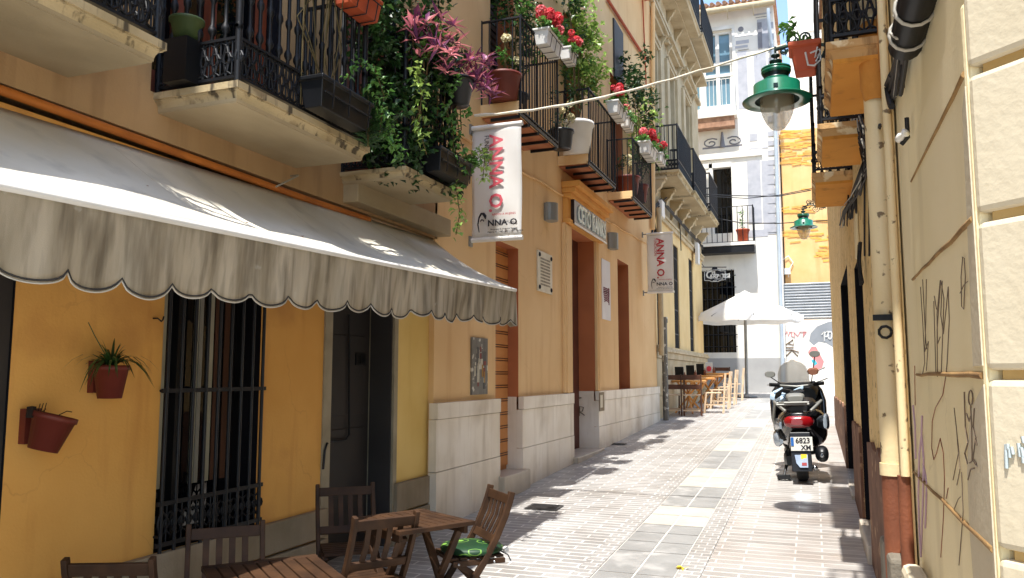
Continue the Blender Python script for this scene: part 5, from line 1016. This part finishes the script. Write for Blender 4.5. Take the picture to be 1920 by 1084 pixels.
wallscrib('grey looping lines along the edge of the white paint patch', [[(1789, 765), (1793, 800), (1797, 850), (1787, 900)], [(1789, 765), (1796, 830), (1800, 880), (1794, 910)], [(1789, 955), (1797, 935), (1801, 932)], [(1803, 885), (1806, 960), (1798, 1060)], [(1805, 482), (1802, 520), (1803, 575), (1807, 580), (1810, 520), (1808, 484), (1804, 482)], [(1800, 550), (1807, 535), (1814, 528)]], M['spray'], .0022)
wallscrib('faded purple paint smear near the bottom groove', [[(1729, 780), (1728, 815), (1724, 850), (1722, 930), (1724, 1000), (1727, 1045)], [(1728, 815), (1732, 860), (1731, 930), (1727, 1040)], [(1731, 870), (1738, 905), (1735, 990)], [(1712, 760), (1716, 800), (1717, 860)]], M['spraypink'], .006)
mb = MB()
for k in range(9): x = 1886+R(0, 34); y = 825+R(-10, 30); d1 = ray(x, y); tt = (c0-EYE).dot(nn)/d1.dot(nn); p = EYE+d1*tt+nn*.004; d2 = ray(x+R(-2, 4), y+R(10, 36)); q = EYE+d2*((c0-EYE).dot(nn)/d2.dot(nn))+nn*.004; mb.tube([p, q], .004, 4)
tag(mb.build('graffiti', M['sprayblue']), 'faded pale blue spray marks on the rough white corner block', 'graffiti', 'scribbles on the cream corner house')
# black corrugated conduit with loose cables
t = thing('cable_conduit', 'black corrugated cable conduit with loose cable ends above the cream wall', 'conduit', tuple(PX(1705, 60, XW-.04)))
a, b = PX(1697, 88, XW-.045), PX(1735, -60, XW-.045); mb = MB(); d = (b-a); n = 60; mb.tube([a+d*k/n for k in range(n+1)], [.046+.004*(k % 2) for k in range(n+1)], 14)
mb.build('sleeve', M['black'], t); mb = MB()
for f in (.18, .42): mb.tube([a+d*f+V((-.02, 0, .05)), a+d*f+V((-.05, -.03, 0)), a+d*f+V((-.035, -.06, -.03))], .006, 5)
for f in (.2, .55): ring(mb, a+d*f, (1, 0, 0), d.cross(V((1, 0, 0))).normalized(), .053, .006, 14)
mb.build('tie', M['cablegrey'], t); mb = MB()
for k in range(14): x0, x1 = R(1684, 1708), R(1668, 1692); mb.tube([PX(x0, 75, XW-R(.02, .06)), PX((x0+x1)/2+3, 105, XW-.03), PX(x1, R(125, 185), XW-.015)], R(.006, .011), 5, random.choice((0, 0, 0, 1)))
mb.tube([PX(x, y, XW-.02) for x, y in ((1672, 140), (1664, 160), (1668, 185), (1672, 200))], .014, 6)
mb.build('loose_cable', [M['cable'], M['cablegrey']], t)
p = PX(1702, 258, XR-.01); t = thing('insulator', 'small white and black cable insulator on the cream wall edge', 'insulator', tuple(p)); mb = MB(); mb.lathe([(.001, 0), (.012, .0), (.016, .02), (.009, .03), (.016, .045), (.001, .05)], p+V((-.03, .02, 0)), 10, ax=(.5, -.8, .3)); mb.build('body', M['white'], t); mb = MB(); mb.tube([p+V((0, 0, .07)), p, p+V((-.02, .01, -.02))], .008, 5); mb.build('hook', M['cable'], t)
# clay trough on the right balcony
t = thing('planter_box', 'sunlit clay planter box tied with white wire to the nearest right balcony', 'planter', (0, 4.2, 3.0)); mb = MB(); xa, xb, ya, yb = -.06, .088, 4.2, 4.36; zb_, zt_ = PY(1515, 128, 4.2).z, PY(1515, 74, 4.2).z
def trough(ins, z): return [(xa+ins, ya+ins, z), (xb-ins, ya+ins, z), (xb-ins, yb-ins, z), (xa+ins, yb-ins, z)]
secs = trough(.025, zb_)+trough(.008, zt_-.03)+trough(-.006, zt_-.025)+trough(-.006, zt_)+trough(.01, zt_); mb.add(secs, [(i*4+k, i*4+(k+1) % 4, (i+1)*4+(k+1) % 4, (i+1)*4+k) for i in range(4) for k in range(4)]+[(3, 2, 1, 0)]); mb.build('box', M['clay'], t, bevel=.006); mb = MB(); mb.add(trough(.01, zt_-.02), [(0, 1, 2, 3)]); mb.build('soil', M['soil'], t)
mb = MB(); pts = [(1510, 98), (1515, 122), (1527, 123), (1539, 112), (1537, 92), (1519, 100)]; mb.tube([PY(x, y, ya-.01) for x, y in pts], .005, 5); mb.tube([PY(x, y, ya-.015) for x, y in ((1533, 88), (1528, 108), (1538, 98), (1530, 115))], .004, 5); mb.build('tie_wire', M['cloth'], t)
mb = MB(); blades(mb, (0, 4.3, zt_), 14, .16, .014, 1., .5); foliage(mb, (-.02, 4.4, zt_+.08), (.06, .1, .1), 60, .05, .03); mb.build('foliage', M['leaf'], t)

# street lamps
def lamp(lab, px, py, zc, D=.55):
    p = EYE+ray(px, py)*zc; k = D/125; t = thing('street_lamp', lab, 'street lamp', tuple(p), 'green wall bracket lamps'); L_ = lambda l: [(r*k, (190-y)*k) for r, y in l]
    mb = MB(); mb.lathe(L_([(40, 189), (62, 191), (63, 189), (60, 187), (42, 178), (42, 158), (38, 156), (29, 151), (25, 148)]), p, 40); mb.lathe(L_([(25, 138), (27, 134), (27, 131), (25.5, 130), (27, 129), (27, 126), (18, 124), (6, 123)]), p, 32); mb.build('shade', M['green'], t)
    mb = MB(); mb.lathe(L_([(25, 149), (22, 145), (24, 137.5)]), p, 32); mb.lathe(L_([(6, 123.5), (5, 120), (11, 115), (12, 112), (4, 109), (3, 106), (8, 103), (8, 100), (2, 98), (2, 84)]), p, 16); mb.lathe(L_([(61, 190), (41, 185), (30, 184)]), p, 32, 1); mb.box(p.x-4*k, p.x+4*k, p.y-46*k, p.y-40*k, p.z+12*k, p.z+20*k); mb.build('neck', [M['greendark'], mat('shade lining', '3A4A44', '2E3C38', 4, rough=.8, spec=.1)], t)
    mb = MB(); mb.lathe(L_([(31, 178), (31, 195), (30.5, 203), (27, 217), (21, 231), (13, 242), (5, 246.5), (.3, 247)]), p, 32); mb.build('globe', M['lampglass'], t)
    mb = MB(); mb.lathe(L_([(30.4, 180), (30.4, 192)]), p, 32); mb.lathe(L_([(5, 185), (6, 200), (4, 212), (.1, 214)]), p, 12); mb.build('lamp_holder', mat('smoky collar', '8A8676', '7A7668', 4, rough=.4), t)
    mb = MB(); za = p.z+100*k; w = XR-p.x; mb.tube([(p.x, p.y, p.z+88*k), (p.x, p.y, za), (p.x+w*.3, p.y, za+.03), (p.x+w*.6, p.y, za+.0), (XR, p.y, za-.06)], .014, 6)
    for f, sg, r0 in ((.25, 1, .055), (.55, -1, .075), (.8, -1, .05), (.42, 1, .045), (.12, -1, .03)):
        mb.tube([(p.x+w*f+r0*(1-j/22)*math.cos(j*.55), p.y, za+.02+sg*(r0+.01)+r0*(1-j/22)*math.sin(j*.55)*sg) for j in range(18)], .008, 5)
    for f in (.18, .35, .5): mb.leaf((p.x+w*f, p.y, za+.02), (R(-1, 1), -.2, 1), (0, -1, .2), .07, .03); mb.leaf((p.x+w*f, p.y, za), (R(-1, 1), -.2, -1), (0, -1, .2), .07, .03)
    mb.build('bracket', M['greendark'], t)
lamp('large green bell lamp on a scroll bracket, nearest to the viewer', 1457, 190, 6.6)
lamp('smaller green bell lamp farther down the street before the orange brick house', 1507, 427, 16.5)

# ------------------------------------------------------------------ scooter, built in its own frame: rear tyre at the origin, nose towards +y
def scooter():
    t = thing('motor_scooter', 'black and silver motor scooter with a cloudy windscreen parked along the right wall', 'scooter')
    def wheel(y):
        mb = MB(); r = .235; prof = [(.15, -.045), (.20, -.062), (.226, -.05), (.236, -.02), (.237, 0), (.236, .02), (.226, .05), (.20, .062), (.15, .045)]; mb.lathe([(a, b) for a, b in prof], (0, y, r), 28, ax=(1, 0, 0)); w = mb.build('wheel', M['tyre'], t)
        mb = MB(); mb.lathe([(.001, -.03), (.06, -.035), (.15, -.03), (.152, .03), (.06, .035), (.001, .03)], (0, y, r), 20, ax=(1, 0, 0)); mb.build('rim', M['silver'], w)
    wheel(0); wheel(1.12)
    mb = MB(); mb.loft([(-.24, 0, .66, .10, .05, .7), (-.2, 0, .66, .15, .10, .7), (-.05, .02, .62, .225, .18, .7), (.2, .03, .58, .27, .23, .7), (.5, .03, .56, .25, .24, .7), (.6, 0, .5, .16, .17, .8)], 24); mb.build('tail_body', M['gloss'], t)
    mb = MB(); mb.loft([(-.22, .0, .47, .10, .09, .6), (-.1, 0, .46, .12, .13, .6), (.2, 0, .42, .13, .13, .6)], 16); mb.prism([(-.24, .55), (-.22, .55), (-.27, .3), (-.33, .14), (-.345, .14), (-.29, .34)], lambda y, z, c: (c, y, z), -.105, .105); mb.build('mudguard', M['black'], t, bevel=.006)
    mb = MB(); mb.loft([(-.02, -.2, .44, .02, .03, .8), (.04, -.235, .45, .045, .075, .8), (.25, -.25, .46, .05, .085, .8), (.5, -.22, .42, .03, .06, .8)], 14); mb.loft([(-.1, -.19, .62, .02, .04, .8), (.1, -.24, .62, .03, .07, .8), (.45, -.22, .6, .02, .05, .8)], 12); mb.build('side_panel', M['silver'], t)
    mb = MB(); mb.loft([(-.2, .215, .30, .03, .035, .9), (-.17, .215, .305, .065, .08, .85), (.0, .215, .30, .072, .09, .85), (.35, .2, .27, .05, .06, .9), (.5, .18, .25, .02, .02, 1)], 18); mb.build('exhaust', M['black'], t); mb = MB(); mb.lathe([(.02, 0), (.025, .02), (.001, .0)], (.215, -.21, .3), 10, ax=(0, -1, 0)); mb.lathe([(.001, 0), (.02, .03), (.001, .045)], (.1, -.1, .15), 8); mb.lathe([(.001, 0), (.03, .02), (.022, .05), (.001, .05)], (.13, -.13, .13), 8); mb.build('chrome_trim', M['chrome'], t)
    mb = MB(); mb.loft([(-.262, -.02, .66, .06, .03, .6), (-.25, -.015, .66, .125, .06, .6), (-.19, 0, .665, .16, .07, .6), (-.1, 0, .665, .17, .06, .6)], 18); mb.build('tail_light', M['redlens'], t)
    mb = MB(); mb.obox((.012, -.288, .43), (.112, 0, 0), (0, .0025, 0), (0, .012, .073)); pl = mb.build('number_plate', M['plate'], t, bevel=.002)
    yv = (0, .16, .99); lettering('lettering', '6823', .082, (-.05, -.2908, .437), (1, 0, 0), yv, M['ink'], pl, sx=.92, bold=.002); lettering('lettering', 'XM', .072, (.004, -.3022, .367), (1, 0, 0), yv, M['ink'], pl, sx=.95, bold=.002)
    mb = MB(); mb.obox((-.082, -.2915, .455), (.015, 0, 0), (0, .001, 0), (0, .008, .045)); mb.build('country_band', M['eu'], pl)
    mb = MB(); yq = -.315; mb.add([(-.072, yq+.03, .345), (.065, yq+.03, .345), (.062, yq-.035, .185), (-.02, yq-.035, .185), (-.055, yq-.015, .23)], [(0, 1, 2, 3, 4)]); mb.add([(-.005, yq+.018, .32), (.055, yq+.018, .32), (.055, yq-.0, .27), (-.005, yq-.0, .27)], [(0, 1, 2, 3)], 1); mb.add([(0, yq-.018, .235), (.05, yq-.018, .235), (.05, yq-.031, .205), (0, yq-.031, .205)], [(0, 1, 2, 3)], 2); mb.build('sticker', [M['silver'], M['yel'], M['redst']], t)
    # luggage rack with its pad
    mb = MB()
    for sx in (-1, 1): mb.tube([(sx*.12, .35, .8), (sx*.24, .2, .86), (sx*.25, 0, .88), (sx*.2, -.18, .84), (sx*.13, -.24, .78)], .016, 8)
    for y, z in ((-.02, .865), (-.1, .865), (-.2, .85)): mb.tube([(-.22, y, z), (.12, y, z)], .011, 6)
    mb.tube([(-.26, .25, .55), (-.27, .1, .7), (-.24, -.05, .86), (-.1, -.2, .87)], .018, 8); mb.tube([(-.14, -.2, .87), (.1, -.22, .87)], .014, 6); mb.build('luggage_rack', M['greybox'], t)
    mb = MB(); mb.loft([(-.16, -.02, .91, .08, .03, .6), (-.12, -.02, .93, .1, .045, .6), (.02, -.02, .925, .1, .035, .6), (.06, -.02, .91, .08, .02, .6)], 16); mb.build('rack_pad', M['greybox'], t)
    mb = MB(); mb.loft([(-.12, 0, .8, .1, .03, .7), (.0, 0, .82, .17, .06, .7), (.3, 0, .85, .2, .07, .7), (.55, 0, .8, .18, .06, .7), (.8, 0, .78, .1, .04, .7)], 18); mb.build('seat', M['black'], t)
    # folded blue cloth and dark jacket lying on the seat
    mb = MB()
    for i in range(26):
        a = V((R(-.24, .05), R(.0, .7), R(.86, 1.0))); mb.obox(a, (R(.03, .08), R(-.03, .03), R(-.03, .03)), (R(-.02, .02), R(.03, .09), R(-.02, .02)), (R(-.01, .01), R(-.01, .01), R(.012, .03)), i % 3)
    mb.build('rain_cover', [M['bluegrey'], M['black'], M['silver']], t, bevel=.012)
    # front: floor, leg shield, fairing, screen, bars
    mb = MB(); mb.loft([(.5, 0, .3, .17, .06, .6), (.8, 0, .27, .2, .06, .6), (1.0, 0, .3, .15, .06, .6)], 14); mb.build('floor_board', M['black'], t)
    mb = MB(); secs = []
    for z, w, y in ((.3, .16, .92), (.45, .25, .93), (.65, .30, .96), (.85, .305, 1.0), (.98, .27, 1.02), (1.08, .19, 1.04)): secs.append((z, w, y))
    vs = []; n = 12
    for z, w, y in secs:
        for k in range(n+1): s_ = k/n*2-1; vs.append((w*s_, y+.16*(1-abs(s_)**2.2), z))
    mb.add(vs, [(i*(n+1)+k, i*(n+1)+k+1, (i+1)*(n+1)+k+1, (i+1)*(n+1)+k) for i in range(5) for k in range(n)], 0, True); lg = mb.build('leg_shield', M['gloss'], t); so = lg.modifiers.new('thick', 'SOLIDIFY'); so.thickness = .04
    mb = MB(); mb.loft([(.86, .0, .92, .22, .1, .7), (.95, 0, .98, .25, .1, .7), (1.08, 0, .96, .2, .12, .7), (1.22, 0, .85, .1, .1, .8)], 18); mb.build('front_fairing', M['black'], t)
    mb = MB(); vs = []; n = 14
    for z, w, y in ((1.03, .15, 1.04), (1.1, .185, 1.0), (1.22, .18, .95), (1.31, .15, .915), (1.355, .095, .9), (1.37, .03, .893)):
        for k in range(n+1): s_ = k/n*2-1; vs.append((w*s_-.03, y+.1*(1-s_*s_), z-.03*s_*s_))
    mb.add(vs, [(i*(n+1)+k, i*(n+1)+k+1, (i+1)*(n+1)+k+1, (i+1)*(n+1)+k) for i in range(5) for k in range(n)], 0, True); wsn = mb.build('windscreen', M['screen'], t); so = wsn.modifiers.new('thick', 'SOLIDIFY'); so.thickness = .004
    mb = MB(); mb.tube([(-.3, .78, 1.06), (-.2, .82, 1.05), (0, .86, 1.03), (.2, .82, 1.05), (.3, .78, 1.06)], .014, 8); mb.tube([(.24, .8, 1.08), (.36, .86, 1.12)], .007, 5); mb.tube([(-.24, .8, 1.07), (-.34, .86, 1.06)], .007, 5); hb_ = mb.build('handlebar', M['greybox'], t)
    for sx in (-1, 1): mb = MB(); mb.tube([(sx*.2, .82, 1.055), (sx*.31, .775, 1.065)], .024, 10); mb.build('grip', M['black'], hb_)
    for sx, tip, mm in ((-1, (-.30, .84, 1.19), M['greybox']), (1, (.235, .84, 1.42), M['greybox'])):
        mb = MB(); mb.tube([(sx*.17, .84, 1.06), V(tip)-V((0, 0, .03))], .007, 6); m1 = mb.build('mirror', M['black'], t); mb = MB(); mb.loft([(tip[1]-.02, tip[0], tip[2], .055, .034, .8), (tip[1]+.005, tip[0], tip[2], .062, .04, .8), (tip[1]+.03, tip[0], tip[2], .03, .02, .8)], 18); mb.build('mirror_head', mm, m1)
    mb = MB(); mb.loft([(.72, .2, 1.2, .05, .035, .8), (.76, .2, 1.21, .065, .045, .8), (.82, .2, 1.21, .04, .03, .8)], 14); mb.build('hand_guard', M['copper'], t); mb = MB(); mb.tube([(.2, .8, 1.2), (.34, .82, 1.25)], .008, 5); mb.build('lever', M['greybox'], t)
    mb = MB(); mb.lathe([(.001, 0), (.03, .0), (.028, .04), (.001, .05)], (.27, -.02, .66), 10, ax=(.3, -1, 0)); mb.loft([(-.1, .27, .64, .02, .06, .8), (.0, .285, .65, .035, .09, .8), (.12, .27, .66, .02, .06, .8)], 12); mb.build('side_pod', M['silver'], t)
    mb = MB(); mb.tube([(-.1, .25, .3), (-.2, .05, .06), (-.26, .0, .02)], .013, 6); mb.tube([(-.15, .2, .28), (-.2, -.03, .04), (-.12, -.05, .02)], .012, 6); mb.obox((-.2, -.04, .05), (.07, 0, 0), (0, .04, 0), (0, 0, .022)); mb.loft([(-.05, -.13, .23, .03, .05, .6), (.05, -.14, .24, .05, .08, .6), (.35, -.13, .25, .05, .08, .6)], 12); mb.build('stand', M['black'], t)
    mb = MB(); mb.loft([(-.02, -.15, .53, .02, .02, .8), (-.05, -.18, .53, .045, .055, .8), (-.0, -.17, .5, .05, .06, .8)], 12); mb.build('turn_signal', M['black'], t)
    return t
sc = scooter()
sc.location = V((-.165, 9.62, G(9.62)))*S; sc.rotation_euler = (0, math.radians(-2), math.radians(1))

# ------------------------------------------------------------------ cafe chairs and tables in the foreground
K_ = .82
def sweep(mb, pts, x, wx, wt):
    vs = []
    for i, (y, z) in enumerate(pts):
        a, b = pts[max(0, i-1)], pts[min(len(pts)-1, i+1)]; d = V((0, b[0]-a[0], b[1]-a[1])).normalized(); nrm = V((0, -d.z, d.y)); c = V((x, y, z))
        for sx, sn in ((-1, -1), (1, -1), (1, 1), (-1, 1)): vs.append((c+V((sx*wx/2, 0, 0))+nrm*sn*wt/2)*K_)
    mb.add(vs, [(i*4+k, i*4+(k+1) % 4, (i+1)*4+(k+1) % 4, (i+1)*4+k) for i in range(len(pts)-1) for k in range(4)]+[(3, 2, 1, 0), tuple(range(len(vs)-4, len(vs)))])
def kb(mb, x0, x1, y0, y1, z0, z1): mb.box(x0*K_, x1*K_, y0*K_, y1*K_, z0*K_, z1*K_)
def slat_chair():
    t = thing('folding_chair', 'x', 'chair'); post = [(.24, .0), (.12, .22), (-.02, .42), (-.1, .56), (-.165, .7), (-.2, .80), (-.215, .86)]; w = M['wood']
    yb = lambda z: next(a[0]+(b[0]-a[0])*(z-a[1])/(b[1]-a[1]) for a, b in zip(post, post[1:]) if a[1] <= z <= b[1])
    for sx in (-1, 1):
        mb = MB(); sweep(mb, post, sx*.2, .028, .045); mb.build('post', w, t, bevel=.004)
        mb = MB(); sweep(mb, [(-.24, 0), (-.1, .18), (.06, .34), (.19, .425)], sx*.165, .026, .042); mb.build('leg', w, t, bevel=.004)
        mb = MB(); kb(mb, sx*.187-.012, sx*.187+.012, -.17, .2, .395, .43); mb.build('seat_rail', w, t, bevel=.004)
    mb = MB()
    for i in range(6): y = -.165+.064*i; kb(mb, -.18, .18, y, y+.052, .43, .448)
    mb.build('seat', w, t, bevel=.003)
    mb = MB(); sweep(mb, [(yb(.78), .775), (yb(.835), .835)], 0, .375, .022); mb.build('top_rail', w, t, bevel=.003)
    mb = MB(); sweep(mb, [(yb(.53), .525), (yb(.575), .575)], 0, .375, .022); mb.build('bottom_rail', w, t, bevel=.003)
    mb = MB()
    for k in range(4): sweep(mb, [(yb(.57)+.002, .57), (yb(.68)-.008, .68), (yb(.785)+.002, .785)], -.105+.07*k, .035, .012)
    mb.build('back_slat', w, t, bevel=.002)
    mb = MB(); kb(mb, -.19, .19, -.19, -.165, .1, .13); kb(mb, -.19, .19, .14, .165, .13, .16); mb.build('stretcher', w, t, bevel=.003)
    mb = MB()
    for sx in (-1, 1):
        for y, z in ((.16, .41), (-.09, .41), (.0, .41)): mb.lathe([(.001, .004), (.006, .003), (.007, 0)], V((sx*.2, y, z))*K_, 8, ax=(sx, 0, 0))
    mb.build('screw', M['screw'], t); return t
def slat_table(w, d, h, n):
    t = thing('slatted_table', 'x', 'table'); mb = MB()
    for i in range(n): x = -w/2+w*(i+.5)/n; mb.box(x-w/n*.43, x+w/n*.43, -d/2+.02, d/2-.02, h-.02, h)
    for sy in (-1, 1): mb.box(-w/2, w/2, sy*d/2-.02, sy*d/2+.02, h-.022, h+.001)
    mb.build('tabletop', M['wood'], t, bevel=.003); mb = MB()
    for sx in (-1, 1): mb.box(sx*w*.43-.012, sx*w*.43+.012, -d*.46, d*.46, h-.065, h-.023)
    mb.build('apron', M['wood'], t, bevel=.003)
    for sx in (-1, 1):
        for sy in (-1, 1): mb = MB(); mb.beam((sx*w*.37+(.015 if sy > 0 else 0), sy*d*.42, 0), (sx*w*.37+(.015 if sy > 0 else 0), -sy*d*.36, h-.05), .024, .04, (1, 0, 0)); mb.build('leg', M['wood'], t, bevel=.003)
    mb = MB()
    for sx in (-1, 1): mb.lathe([(.001, .004), (.006, .003), (.007, 0)], (sx*(w*.43+.0121), d*.3, h-.045), 8, ax=(sx, 0, 0)); mb.lathe([(.001, .004), (.006, .003), (.007, 0)], (sx*(w*.43+.0121), -d*.3, h-.045), 8, ax=(sx, 0, 0))
    mb.build('screw', M['screw'], t); return t
ch0 = slat_chair()
CH = [(-1.85, 4.27, 133, 'wooden folding chair with a green cushion at the street side of the far slatted table'), (-2.12, 3.62, 55, 'wooden folding chair with its back to the viewer before the far slatted table'), (-2.58, 4.14, -141, 'dark wooden folding chair in front of the grey door'), (-2.51, 3.02, -138, 'dark wooden folding chair below the barred window'), (-2.66, 2.6, 24, 'dark wooden folding chair at the bottom edge below the bare wall pot')]
for i, (x, y, a, lab) in enumerate(CH):
    o = ch0 if i == 0 else copy_tree(ch0); o['label'] = lab; o['group'] = 'slatted folding chairs of the cafe'; dn(o, x, y, G(y), a)
T = slat_table(.5, .72, .58, 9); T['label'] = 'slatted wooden table nearest to the viewer at the bottom edge'; T['group'] = 'slatted cafe tables'; dn(T, -2.07, 2.81, G(2.81), 49)
T = slat_table(.46, .46, .61, 9); T['label'] = 'slatted wooden table before the grey door among three chairs'; T['group'] = 'slatted cafe tables'; dn(T, -2.02, 3.87, G(3.87), 60)
t = thing('seat_cushion', 'round green swirl patterned cushion on the street side chair', 'cushion'); mb = MB(); z = .45*K_
mb.lathe([(.001, z), (.15, z), (.175, z+.008), (.178, z+.022), (.165, z+.036), (.1, z+.046), (.001, z+.05)], (0, .0, 0), 32); mb.build('pad', M['cushion'], t); mb = MB(); mb.obox((-.1, -.165, z+.012), (.018, .0, 0), (0, .004, .012), (0, -.012, .004)); mb.build('tag', M['cloth'], t)
mb = MB(); mb.tube([(.12, -.13, z+.01), (.17, -.15, z+.03), (.17, -.13, z+.08), (.165, -.13, z+.12)], .004, 5); mb.tube([(-.12, -.13, z+.01), (-.17, -.15, z-.0), (-.19, -.16, z-.03)], .004, 5); mb.build('ribbon', M['cable'], t); dn(t, -1.85, 4.27, G(4.27), 133)

# ------------------------------------------------------------------ light and camera
sc_ = bpy.context.scene; w = bpy.data.worlds.new('World'); sc_.world = w; w.use_nodes = True; nt = w.node_tree; bg = nt.nodes['Background']
EL = math.radians(69); sk = nt.nodes.new('ShaderNodeTexSky'); sk.sky_type = 'NISHITA'; sk.sun_disc = False; sk.sun_elevation = EL; sk.sun_rotation = math.radians(183); sk.air_density = 1.2; sk.dust_density = 1.; sk.ozone_density = 2.
nt.links.new(sk.outputs[0], bg.inputs['Color']); bg.inputs['Strength'].default_value = .15
ld = bpy.data.lights.new('sun', 'SUN'); ld.energy = 3.7; ld.angle = math.radians(.6); ld.color = (1, .965, .91); lo = bpy.data.objects.new('sun', ld); C.objects.link(lo)
az = math.radians(3); dv = V((-math.sin(az)*math.cos(EL), -math.cos(az)*math.cos(EL), math.sin(EL))); lo.rotation_euler = dv.to_track_quat('Z', 'Y').to_euler()
cd = bpy.data.cameras.new('camera'); cd.sensor_width = 36; cd.lens = 1500/1920*36; cd.clip_start = .05; cd.clip_end = 1000
co_ = bpy.data.objects.new('camera', cd); C.objects.link(co_); co_.matrix_world = Matrix((( RT.x, UP.x, -FW.x, 0), (RT.y, UP.y, -FW.y, 0), (RT.z, UP.z, -FW.z, H*S), (0, 0, 0, 1))); sc_.camera = co_
vs_ = sc_.view_settings; vs_.view_transform = 'Standard'; vs_.look = 'None'; vs_.gamma = 1; vs_.exposure = 1.28
sc_.cycles.max_bounces = 8; sc_.cycles.diffuse_bounces = 5; sc_.cycles.use_denoising = True
